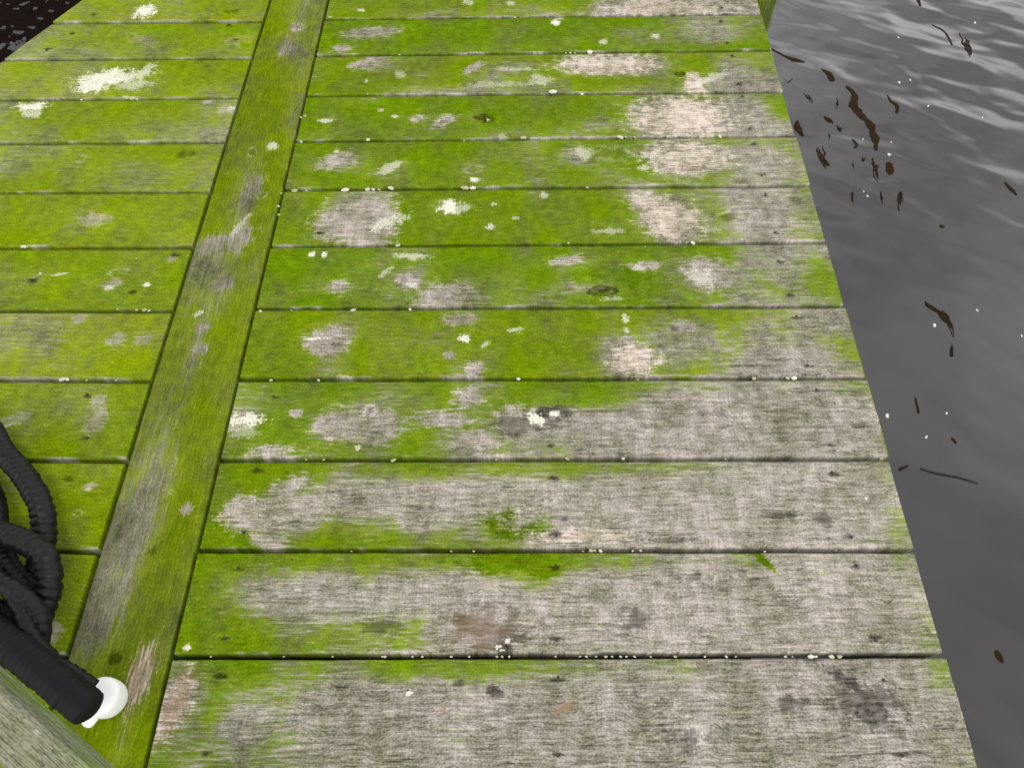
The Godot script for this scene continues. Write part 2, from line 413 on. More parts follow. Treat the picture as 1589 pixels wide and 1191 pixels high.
const NAILS := {"r8": [[0.6399, -0.8217], [0.6387, -0.6901], [0.0723, -0.6841], [-0.5092, -0.7966]], "r9": [[0.632, -0.6299], [0.6381, -0.4964], [0.0748, -0.6156], [0.0809, -0.4958], [-0.5143, -0.6291], [-0.5136, -0.4961]], "r10": [[0.6349, -0.4416], [0.6371, -0.3074], [0.0783, -0.4359], [0.0763, -0.3029], [-0.5095, -0.4276], [-0.5065, -0.3004]], "r11": [[0.6338, -0.2411], [0.6346, -0.1254], [0.0771, -0.2409], [0.0741, -0.1209], [-0.5051, -0.2414], [-0.4995, -0.1182]], "r7": [[0.6352, -1.016], [0.6333, -0.8837]], "r6": [[0.6241, -1.18], [0.631, -1.0789]], "r5": [[0.6317, -1.4027], [0.6327, -1.2708], [-0.483, -1.2619]], "r4": [[0.633, -1.5901], [0.633, -1.4678]], "r3": [[0.6327, -1.787], [0.6305, -1.6491]], "r2": [[0.6311, -1.9716], [0.6301, -1.8409]], "r1": [[0.6207, -2.1408], [0.624, -2.0275]], "r0": [[0.6346, -2.2118]], "l1": [[-1.3427, -2.0628], [-1.3926, -1.9801], [-0.8801, -2.1122], [-0.8446, -2.0348]], "l0": [[-1.3078, -2.1588]], "l6": [[-0.8866, -1.0743], [-0.818, -1.1887], [-1.1301, -1.1088]], "l8": [[-0.9054, -0.7981], [-0.8731, -0.6942]]}
const CRUMBS := [[-0.5768, -2.1512, 0.0059], [-0.0083, -2.1558, 0.0040], [-0.1194, -1.9779, 0.0057], [0.2132, -1.9837, 0.0114], [-0.3465, -1.9669, 0.0038], [0.1561, -1.9801, 0.0038], [0.1428, -1.98, 0.0028], [0.1694, -1.9803, 0.0028], [0.101, -1.7996, 0.0109], [0.1824, -1.7918, 0.0054], [-0.4213, -1.7856, 0.0036], [-0.3987, -1.5971, 0.0069], [0.0174, -1.6081, 0.0087], [0.2771, -1.6127, 0.0087], [0.2927, -1.6128, 0.0035], [0.3169, -1.613, 0.0035], [0.5458, -1.6174, 0.0052], [-0.577, -1.588, 0.0052], [-0.1413, -1.5966, 0.0035], [-0.5645, -1.4046, 0.0082], [-0.4353, -1.4079, 0.0098], [-0.3798, -1.4106, 0.0082], [-0.365, -1.4108, 0.0066], [-0.3502, -1.4109, 0.0049], [-0.3211, -1.4157, 0.0082], [-0.1305, -1.4173, 0.0099], [-0.1124, -1.4174, 0.0082], [0.1802, -1.4221, 0.0049], [-0.535, -1.4048, 0.0033], [-0.5976, -1.35, 0.0048], [-0.591, -1.3213, 0.0032], [-0.2857, -1.2216, 0.0062], [0.4272, -1.2356, 0.0078], [0.3108, -1.2223, 0.0031], [0.1265, -1.2332, 0.0031], [-0.3694, -1.0262, 0.0059], [-0.2406, -1.029, 0.0044], [-0.5098, -1.0232, 0.0029], [-0.5798, -1.0208, 0.0044], [-0.5232, -0.8366, 0.0041], [-0.4212, -0.8374, 0.0041], [0.0064, -0.8441, 0.0055], [0.263, -0.8445, 0.0028], [0.512, -0.8497, 0.0055], [0.5839, -0.8511, 0.0069], [0.5978, -0.8512, 0.0069], [-0.4185, -0.6498, 0.0026], [-0.3835, -0.6501, 0.0026], [-0.2437, -0.6498, 0.0052], [-0.0369, -0.6528, 0.0026], [0.1054, -0.6561, 0.0052], [0.218, -0.657, 0.0039], [0.4237, -0.658, 0.0026], [0.7371, -0.6612, 0.0039], [0.1296, -0.4647, 0.0024], [0.1442, -0.466, 0.0048], [0.1514, -0.4661, 0.0036], [0.1622, -0.4655, 0.0048], [0.2226, -0.466, 0.0024], [0.2371, -0.4668, 0.0036], [-0.1177, -0.4627, 0.0024], [-0.3048, -0.4612, 0.0024], [-0.0755, -0.463, 0.0024], [0.4698, -0.4668, 0.0024], [0.6041, -0.4697, 0.0024], [-0.5259, -0.2704, 0.0022], [-0.3993, -0.2714, 0.0022], [-0.3142, -0.2721, 0.0022], [-0.2279, -0.2728, 0.0022], [-0.2235, -0.2728, 0.0028], [-0.1753, -0.2732, 0.0022], [-0.1585, -0.2734, 0.0034], [-0.1081, -0.2738, 0.0022], [-0.0767, -0.274, 0.0022], [-0.0285, -0.2744, 0.0034], [-0.0196, -0.2745, 0.0034], [-0.0072, -0.2746, 0.0028], [0.0734, -0.2752, 0.0022], [0.116, -0.2756, 0.0022], [0.1272, -0.2756, 0.0028], [0.144, -0.2758, 0.0022], [0.1608, -0.2759, 0.0028], [0.172, -0.276, 0.0022], [0.1866, -0.2761, 0.0034], [0.1967, -0.2762, 0.0022], [0.2112, -0.2763, 0.0022], [0.2392, -0.2765, 0.0022], [0.2818, -0.2769, 0.0028], [0.3333, -0.2773, 0.0022], [0.3703, -0.2776, 0.0034], [0.3871, -0.2777, 0.0022], [0.4734, -0.2784, 0.0028], [0.4857, -0.2785, 0.0022], [0.517, -0.2788, 0.0067], [0.526, -0.2788, 0.0034], [0.5529, -0.279, 0.0056], [0.5675, -0.2792, 0.0045], [-0.9709, -0.8354, 0.0069], [-0.9599, -0.8355, 0.0055], [-0.9177, -0.8334, 0.0028], [-0.8542, -0.8339, 0.0028], [-0.8618, -1.0222, 0.0044], [-0.8442, -1.0224, 0.0059], [-0.8335, -1.0206, 0.0029], [-0.9066, -1.0246, 0.0029], [-1.1874, -1.2103, 0.0078], [-1.178, -1.2103, 0.0047], [-1.095, -1.7648, 0.0108], [-1.0783, -1.7635, 0.0090], [-1.0646, -1.7595, 0.0036], [-1.2188, -1.7555, 0.0036], [-1.2724, -1.7648, 0.0036], [-0.5927, -1.6869, 0.0053], [-0.5829, -1.6923, 0.0053], [-0.5973, -1.3951, 0.0033]]
const WEED_AND_REFLECTIONS := [  # the cluster by the dock is dark reflections built as scraps; the rest weed
	["largest dark brown reflection built as a scrap, long and bent like a boomerang arm", [[1.3859, -2.715, 0.0068], [1.4038, -2.6585, 0.0134], [1.3938, -2.5764, 0.0212], [1.4134, -2.5205, 0.0144], [1.4312, -2.4656, 0.0156], [1.4276, -2.3888, 0.0154], [1.4142, -2.3251, 0.0089]]],
	["dark brown ragged reflection built as a scrap hanging below the large bent one", [[1.3968, -2.2955, 0.0113], [1.3868, -2.2303, 0.0149], [1.376, -2.1771, 0.0099], [1.3807, -2.1423, 0.0049]]],
	["forked dark brown reflection built as a scrap above the large bent one", [[1.3048, -2.8245, 0.0055], [1.3249, -2.7897, 0.0151], [1.3373, -2.7466, 0.0095]]],
	["thin dark reflection built as a strand touching the dock edge near the top", [[1.1038, -2.9855, 0.0085], [1.1408, -2.9398, 0.0070], [1.1898, -2.9016, 0.0070], [1.2212, -2.8906, 0.0140], [1.2436, -2.8773, 0.0084]]],
	["oval dark brown reflection built as a blob just right of the large bent scrap", [[1.4478, -2.2595, 0.0113], [1.441, -2.2236, 0.0137], [1.4327, -2.1916, 0.0099]]],
	["spiky dark brown reflection built as a scrap below the oval blob", [[1.457, -2.1257, 0.0024], [1.439, -2.0677, 0.0109], [1.4289, -2.0209, 0.0156], [1.4171, -1.9945, 0.0060]]],
	["oval dark reflection built as a scrap beside the dock edge below the second gap", [[1.136, -2.4946, 0.0065], [1.1339, -2.4439, 0.0155], [1.1444, -2.4056, 0.0064]]],
	["small striped dark reflection built as a scrap left of the large bent one", [[1.1994, -2.6694, 0.0040], [1.2142, -2.6362, 0.0107], [1.2209, -2.6034, 0.0053]]],
	["dark reflection built as a clump in the middle of the scatter", [[1.2551, -2.5271, 0.0066], [1.27, -2.4996, 0.0131], [1.2745, -2.4722, 0.0078]]],
	["short dark reflection built as a scrap right of the middle clump", [[1.2909, -2.4762, 0.0065], [1.2987, -2.4529, 0.0130], [1.3038, -2.4298, 0.0039]]],
	["ragged tall dark reflection built as a patch nearest the dock", [[1.2032, -2.3682, 0.0064], [1.1914, -2.2939, 0.0139], [1.2001, -2.2467, 0.0137], [1.2042, -2.1969, 0.0062]]],
	["thin hooked dark reflection built as a strand right of the large bent scrap", [[1.5445, -2.6638, 0.0027], [1.5461, -2.6183, 0.0053], [1.5626, -2.5899, 0.0093], [1.5508, -2.5455, 0.0053]]],
	["small hooked dark reflection built as a scrap left of the lower bent end", [[1.3353, -2.3881, 0.0038], [1.3427, -2.3543, 0.0064], [1.3282, -2.3355, 0.0038]]],
	["short thick dark reflection built as a scrap left of the ragged hanging one", [[1.3564, -2.2952, 0.0063], [1.3502, -2.2588, 0.0088]]],
	["hair-thin upright dark reflection built as a strand near the middle", [[1.3093, -2.2657, 0.0031], [1.2967, -2.2118, 0.0025]]],
	["small curved dark reflection built as a strand above the middle clump", [[1.3267, -2.6371, 0.0033], [1.3202, -2.5961, 0.0047], [1.3015, -2.5595, 0.0026]]],
	["faint slanting dark reflection built as a scrap close to the dock", [[1.1386, -2.7322, 0.0041], [1.1697, -2.7668, 0.0055]]],
	["short upright dark reflection built as a strand below the middle clump", [[1.2539, -2.4371, 0.0032], [1.2427, -2.3798, 0.0026]]],
	["trailing thin dark reflection built as a strand under the ragged hanging scrap", [[1.3719, -2.0976, 0.0030], [1.3673, -2.0604, 0.0036], [1.3619, -2.0204, 0.0024]]],
	["thin upright dark reflection built as a strand low in the scatter", [[1.2666, -2.0934, 0.0049], [1.2572, -2.0428, 0.0036]]],
	["slim dark weed strand at the upper right of the water", [[1.8828, -3.1732, 0.0044], [1.9222, -3.1103, 0.0058], [1.9194, -3.006, 0.0043]]],
	["feathery brown weed scrap at the upper right of the water", [[1.9931, -3.1157, 0.0058], [1.9881, -3.0535, 0.0172], [1.9788, -2.9787, 0.0142], [1.967, -2.9055, 0.0042]]],
	["dark weed tip at the top edge of the photo", [[1.871, -3.3707, 0.0075], [1.8655, -3.3086, 0.0060]]],
	["slim dark weed scrap near the right border", [[1.8536, -2.1461, 0.0037], [1.8698, -2.1153, 0.0073], [1.8798, -2.0814, 0.0036]]],
	["small round dark weed spot alone on grey water", [[1.5439, -1.9246, 0.0070], [1.5608, -1.9183, 0.0070]]],
	["curved brown weed scrap alone right of the dock middle", [[1.3859, -1.5815, 0.0055], [1.4098, -1.5432, 0.0109], [1.4351, -1.519, 0.0173], [1.443, -1.4735, 0.0118], [1.4428, -1.4237, 0.0042]]],
	["faint brown tail under the curved lone scrap", [[1.4315, -1.4004, 0.0053], [1.4118, -1.3495, 0.0052]]],
	["tiny zigzag dark weed scrap right of the grey planks", [[1.2544, -1.1952, 0.0030], [1.2514, -1.1626, 0.0040], [1.2483, -1.1373, 0.0050]]],
	["tiny dark weed crumb pair above the twig", [[1.3239, -1.0528, 0.0059], [1.3315, -1.0332, 0.0039]]],
	["small dark weed scrap at the left tip of the twig", [[1.1353, -0.9442, 0.0057], [1.1659, -0.9591, 0.0029]]],
	["small dark leaf alone at the lower right of the water", [[1.2511, -0.4341, 0.0058], [1.2552, -0.4166, 0.0083], [1.2586, -0.4024, 0.0033]]],
]
const FOAM := [[1.3937, -1.4731, 0.0129], [1.1484, -1.1274, 0.0139], [1.5551, -1.5362, 0.0087], [1.6704, -1.4333, 0.0085], [1.6182, -2.7489, 0.0136], [1.6681, -2.7622, 0.0109], [1.4582, -2.2997, 0.0151], [1.3167, -2.0701, 0.0097], [1.3079, -2.0937, 0.0073], [1.6926, -2.5909, 0.0106], [2.0771, -3.1797, 0.0117], [1.6943, -3.0559, 0.0086], [1.8947, -2.5204, 0.0079], [1.3339, -1.138, 0.0080], [1.2484, -1.0544, 0.0098], [1.3798, -2.3922, 0.0077], [1.1156, -2.3116, 0.0051], [1.4887, -2.378, 0.0077]]
const ROPE_COIL := [Vector3(-1.2604, 0.03, -0.8604), Vector3(-1.1634, 0.04, -0.8064), Vector3(-1.072, 0.05, -0.7247), Vector3(-0.9872, 0.06, -0.634), Vector3(-0.9163, 0.07, -0.5731), Vector3(-0.8662, 0.07, -0.5117), Vector3(-0.852, 0.05, -0.4456), Vector3(-0.8654, 0.035, -0.3739), Vector3(-0.907, 0.03, -0.3242), Vector3(-0.9902, 0.03, -0.3347), Vector3(-1.05, 0.04, -0.4116), Vector3(-1.021, 0.07, -0.4733), Vector3(-0.9279, 0.1, -0.4604), Vector3(-0.854, 0.115, -0.4367), Vector3(-0.8024, 0.115, -0.4096), Vector3(-0.787, 0.1, -0.3666), Vector3(-0.7927, 0.085, -0.3273), Vector3(-0.8156, 0.07, -0.2884), Vector3(-0.8585, 0.05, -0.256), Vector3(-0.9345, 0.04, -0.2679), Vector3(-1.0039, 0.05, -0.3184), Vector3(-0.9783, 0.09, -0.3736), Vector3(-0.9059, 0.125, -0.3854), Vector3(-0.8367, 0.14, -0.3542), Vector3(-0.8005, 0.135, -0.3191), Vector3(-0.7701, 0.125, -0.276), Vector3(-0.7331, 0.11, -0.2409), Vector3(-0.6989, 0.105, -0.2226), Vector3(-0.6773, 0.1, -0.2112), Vector3(-0.6651, 0.095, -0.2035)]
const ROPE_TAIL := [Vector3(-0.9907, 0.1, -0.3927), Vector3(-0.9098, 0.12, -0.3328), Vector3(-0.8472, 0.125, -0.2885), Vector3(-0.7844, 0.13, -0.252), Vector3(-0.7269, 0.13, -0.2178), Vector3(-0.6921, 0.125, -0.1955), Vector3(-0.6702, 0.12, -0.1816), Vector3(-0.6412, 0.115, -0.1633)]
const ROPE_LOOP := [Vector3(-1.1397, 0.02, -0.6527), Vector3(-1.0566, 0.03, -0.6204), Vector3(-0.9782, 0.05, -0.5447), Vector3(-0.9307, 0.06, -0.4656), Vector3(-0.8811, 0.075, -0.4017), Vector3(-0.8282, 0.08, -0.3556), Vector3(-0.8249, 0.07, -0.3148), Vector3(-0.8657, 0.08, -0.3226), Vector3(-0.9218, 0.08, -0.3548)]
const ROPE_KNOT := [Vector3(-0.9467, 0.12, -0.3978), Vector3(-0.8708, 0.135, -0.3661), Vector3(-0.8171, 0.14, -0.3437), Vector3(-0.7829, 0.13, -0.3206), Vector3(-0.7677, 0.115, -0.2957), Vector3(-0.7722, 0.1, -0.2666)]
const TWIG := [Vector3(1.1993, -0.65, -0.9489), Vector3(1.2369, -0.65, -0.9346), Vector3(1.2724, -0.65, -0.9266), Vector3(1.3077, -0.65, -0.9186), Vector3(1.3531, -0.65, -0.9015)]
const FLOAT_AT := [Vector3(-0.6757, 0.05, -0.1981)]
const BEAM_EDGE := [Vector3(-0.6666, 0.335, -0.1917), Vector3(-0.4812, 0.335, -0.0731), Vector3(-0.5723, 0.42, -0.0691)]

var rng := RandomNumberGenerator.new()
var long_streak: PackedByteArray
var short_streak: PackedByteArray
var fine: PackedByteArray
var coarse: PackedByteArray
var cross: PackedByteArray
var hair: PackedByteArray
var mottle: PackedByteArray
var rings: PackedFloat32Array
var to_srgb: PackedByteArray
var jobs := []
var painted := []
var lock := Mutex.new()
var wave_a := FastNoiseLite.new()
var wave_b := FastNoiseLite.new()


func _ready() -> void:
	rng.seed = 20
	# ---- camera, sky, sun, exposure
	var cam := Camera3D.new()
	cam.name = "camera"
	cam.position = Vector3(0, 1.345, 0)
	cam.rotation = Vector3(-deg_to_rad(58.2655), 0.0080, 0)
	cam.fov = 54.75
	cam.near = 0.05
	cam.far = 900.0
	add_child(cam)
	var env := Environment.new()
	env.background_mode = Environment.BG_SKY
	env.sky = Sky.new()
	env.sky.sky_material = overcast()
	env.tonemap_mode = Environment.TONE_MAPPER_LINEAR
	env.tonemap_exposure = 1.04
	env.sdfgi_enabled = true
	env.ssao_enabled = true
	env.ssil_enabled = true
	var we := WorldEnvironment.new()
	we.name = "sky"
	we.environment = env
	add_child(we)
	var sun := DirectionalLight3D.new()
	sun.name = "sun"
	sun.light_energy = 0.45
	sun.light_color = Color(1.0, 0.97, 0.92)
	sun.light_angular_distance = 14.0
	sun.shadow_enabled = true
	sun.rotation = Vector3(deg_to_rad(-62), deg_to_rad(40), 0)
	add_child(sun)
	# ---- setting
	fields()
	build_water()
	build_added_boathouse()
	build_dock()
	build_post()
	build_rail()
	# ---- things
	build_rope()
	build_float()
	build_crumbs()
	build_weed_and_reflections()
	build_foam()
	build_twig()


# ------------------------------------------------------------------ helpers
func tag(o: Node, label: String, category: String, group := "", kind := "") -> void:
	if label: o.set_meta("label", label)
	if category: o.set_meta("category", category)
	if group: o.set_meta("group", group)
	if kind: o.set_meta("kind", kind)


func put(called: String, mesh: Mesh, mat: Material, parent: Node = self) -> MeshInstance3D:
	var o := MeshInstance3D.new()
	o.name = numbered(called, parent)
	o.mesh = mesh
	o.material_override = mat
	parent.add_child(o, true)
	return o


func numbered(called: String, parent: Node) -> String:
	if not parent.has_node(NodePath(called)): return called
	var key := called + "#" + str(parent.get_instance_id())
	var n: int = get_meta("counts", {}).get(key, 0) + 1
	var counts: Dictionary = get_meta("counts", {})
	counts[key] = n
	set_meta("counts", counts)
	return "%s_%03d" % [called, n]


func thing(called: String, label: String, category: String, at := Vector3.ZERO) -> Node3D:
	var o := Node3D.new()
	o.name = called
	o.position = at
	add_child(o, true)
	tag(o, label, category)
	return o


func plain(c: Color, rough := 0.8, spec := 0.4) -> StandardMaterial3D:
	var m := StandardMaterial3D.new()
	m.albedo_color = c.linear_to_srgb()
	m.roughness = rough
	m.metallic_specular = spec
	return m


func quad(st: SurfaceTool, a: Vector3, b: Vector3, c: Vector3, d: Vector3, ua := Vector2(), ub := Vector2(), uc := Vector2(), ud := Vector2()) -> void:
	# seen from outside a, b, c, d run clockwise
	for t in [[a, ua], [b, ub], [c, uc], [a, ua], [c, uc], [d, ud]]:
		st.set_uv(t[1])
		st.add_vertex(t[0])


func bevel_box(size: Vector3, r := 0.004) -> ArrayMesh:
	# a box with chamfered edges, its uv along its longest side
	var st := SurfaceTool.new()
	st.begin(Mesh.PRIMITIVE_TRIANGLES)
	st.set_smooth_group(-1)
	var h := size * 0.5
	var longest := size.max_axis_index()
	var face := func(p: Array) -> void:
		var n: Vector3 = (p[1] - p[0]).cross(p[2] - p[0])
		var mid := Vector3()
		for q in p: mid += q
		if n.dot(mid) > 0.0: p.reverse()
		for k in range(1, p.size() - 1):
			for q in [p[0], p[k], p[k + 1]]:
				var along: float = q[longest] / size[longest] + 0.5
				var rest: float = (q[(longest + 1) % 3] / size[(longest + 1) % 3] + q[(longest + 2) % 3] / size[(longest + 2) % 3]) * 0.5 + 0.5
				st.set_uv(Vector2(along, clampf(rest, 0.02, 0.98)))
				st.add_vertex(q)
	for ax in 3:
		var b := (ax + 1) % 3
		var c := (ax + 2) % 3
		for s in [-1.0, 1.0]:
			var p := []
			for k in [[-1, -1], [1, -1], [1, 1], [-1, 1]]:
				var q := Vector3()
				q[ax] = s * h[ax]
				q[b] = k[0] * (h[b] - r)
				q[c] = k[1] * (h[c] - r)
				p.append(q)
			face.call(p)
			for s2 in [-1.0, 1.0]:
				var e := []
				for k in [[0, -1], [0, 1], [1, 1], [1, -1]]:
					var q := Vector3()
					q[ax] = s * (h[ax] - (r if k[0] else 0.0))
					q[b] = s2 * (h[b] - (0.0 if k[0] else r))
					q[c] = k[1] * (h[c] - r)
					e.append(q)
				face.call(e)
				for s3 in [-1.0, 1.0]:
					if ax == 0:
						face.call([Vector3(s * h.x, s2 * (h.y - r), s3 * (h.z - r)), Vector3(s * (h.x - r), s2 * h.y, s3 * (h.z - r)), Vector3(s * (h.x - r), s2 * (h.y - r), s3 * h.z)])
	st.generate_normals()
	return st.commit()


func spline(p: Array, step: float) -> PackedVector3Array:
	var out := PackedVector3Array()
	for i in p.size() - 1:
		var a: Vector3 = p[maxi(i - 1, 0)]
		var b: Vector3 = p[i]
		var c: Vector3 = p[i + 1]
		var d: Vector3 = p[mini(i + 2, p.size() - 1)]
		var n := maxi(2, int(b.distance_to(c) / step))
		for k in n:
			out.append(b.cubic_interpolate(c, a, d, float(k) / n))
	out.append(p[-1])
	return out


func tube(p: PackedVector3Array, radius: Callable, sides: int, turns: float) -> ArrayMesh:
	# swept along p; radius(along metres, share of length, angle); rounded, closed ends
	var st := SurfaceTool.new()
	st.begin(Mesh.PRIMITIVE_TRIANGLES)
	var total := 0.0
	for i in p.size() - 1: total += p[i].distance_to(p[i + 1])
	var n := Vector3.UP
	var along := 0.0
	for i in p.size():
		var t := (p[mini(i + 1, p.size() - 1)] - p[maxi(i - 1, 0)]).normalized()
		n = (n - t * n.dot(t)).normalized()
		var b := t.cross(n)
		if i: along += p[i].distance_to(p[i - 1])
		for k in sides + 1:
			var ang := TAU * k / sides
			var r: float = radius.call(along, along / total, ang)
			st.set_uv(Vector2(along * 12.0, turns * k / sides))
			st.add_vertex(p[i] + (n * cos(ang) + b * sin(ang)) * r)
	for i in p.size() - 1:
		for k in sides:
			var o := i * (sides + 1) + k
			for q in [o, o + 1, o + sides + 1, o + 1, o + sides + 2, o + sides + 1]: st.add_index(q)
	st.generate_normals()
	return st.commit()


# ------------------------------------------------------------------ sky
func overcast() -> PanoramaSkyMaterial:
	var w := 512
	var h := 256
	var n := FastNoiseLite.new()
	n.seed = 5
	n.noise_type = FastNoiseLite.TYPE_SIMPLEX_SMOOTH
	n.frequency = 1.0
	n.fractal_octaves = 4
	var im := Image.create(w, h, false, Image.FORMAT_RGBF)
	for j in h:
		var el := PI * (0.5 - (j + 0.5) / h)
		for i in w:
			var az := TAU * (i + 0.5) / w
			var d := Vector3(cos(el) * cos(az), sin(el), cos(el) * sin(az))
			var base := 1.8 - 0.95 * maxf(d.y, 0.0)
			if d.y > 0.0:
				var q := Vector3(d.x, 0.0, d.z) / (d.y + 0.25)
				base *= 1.0 + 0.95 * n.get_noise_3d(q.x * 1.1, 3.0, q.z * 1.1)
			im.set_pixel(i, j, Color(base * 0.985, base * 0.99, base * 1.0))
	var m := PanoramaSkyMaterial.new()
	m.panorama = ImageTexture.create_from_image(im)
	return m


# ------------------------------------------------------------------ wood, moss and marks as surface colour
func noise_field(seed_: int, freq: float, sx: int, sy: int, octaves := 3) -> PackedByteArray:
	var n := FastNoiseLite.new()
	n.seed = seed_
	n.noise_type = FastNoiseLite.TYPE_SIMPLEX_SMOOTH
	n.frequency = freq
	n.fractal_octaves = octaves
	var im := n.get_image(FIELD_W / sx, FIELD_H / sy)
	im.convert(Image.FORMAT_L8)
	im.resize(FIELD_W, FIELD_H, Image.INTERPOLATE_CUBIC)
	return im.get_data()


func fields() -> void:
	long_streak = noise_field(11, 0.11, 20, 1)
	short_streak = noise_field(12, 0.22, 8, 1)
	fine = noise_field(13, 0.16, 1, 1)
	coarse = noise_field(14, 0.022, 4, 4, 5)
	cross = noise_field(15, 0.14, 1, 16, 2)
	hair = noise_field(16, 0.42, 36, 1, 2)
	mottle = noise_field(17, 0.055, 2, 2, 4)
	rings.resize(4096)
	var r := RandomNumberGenerator.new()
	r.seed = 77
	var k := 0
	while k < 4096:
		var gap := r.randi_range(14, 40)
		var deep := r.randf_range(0.45, 1.0)
		for i in gap:
			if k < 4096:
				var f := float(i) / gap
				rings[k] = 1.0 - deep * pow(f, 3.0)
				k += 1
	to_srgb.resize(4097)
	for i in 4097:
		var c := i / 4096.0
		to_srgb[i] = int(clampf((c * 12.92 if c <= 0.0031308 else 1.055 * pow(c, 1.0 / 2.4) - 0.055) * 255.0 + 0.5, 0, 255))


func paint_sheet(side: String, boards: Array, w: int, rh: int, length: float, width: float, look: Dictionary) -> StandardMaterial3D:
	jobs = []
	painted = []
	for k in boards.size():
		jobs.append({"rows": moss_rows(side, boards[k]), "marks": plank_marks(side, boards[k]), "w": w, "rh": rh, "length": length, "width": width, "off": ((k + int(look.shift)) % 12) * 168, "look": look, "nr": k})
		painted.append(null)
	var id := WorkerThreadPool.add_group_task(paint_board, jobs.size())
	WorkerThreadPool.wait_for_group_task_completion(id)
	var color := PackedByteArray()
	var relief := PackedByteArray()
	for p in painted:
		color.append_array(p[0])
		relief.append_array(p[1])
	var m := StandardMaterial3D.new()
	m.albedo_texture = ImageTexture.create_from_image(Image.create_from_data(w, rh * boards.size(), false, Image.FORMAT_RGB8, color))
	m.heightmap_enabled = true
	m.heightmap_texture = ImageTexture.create_from_image(Image.create_from_data(w, rh * boards.size(), false, Image.FORMAT_L8, relief))
	m.heightmap_scale = look.relief
	m.roughness = 0.95
	m.metallic_specular = 0.05
	return m


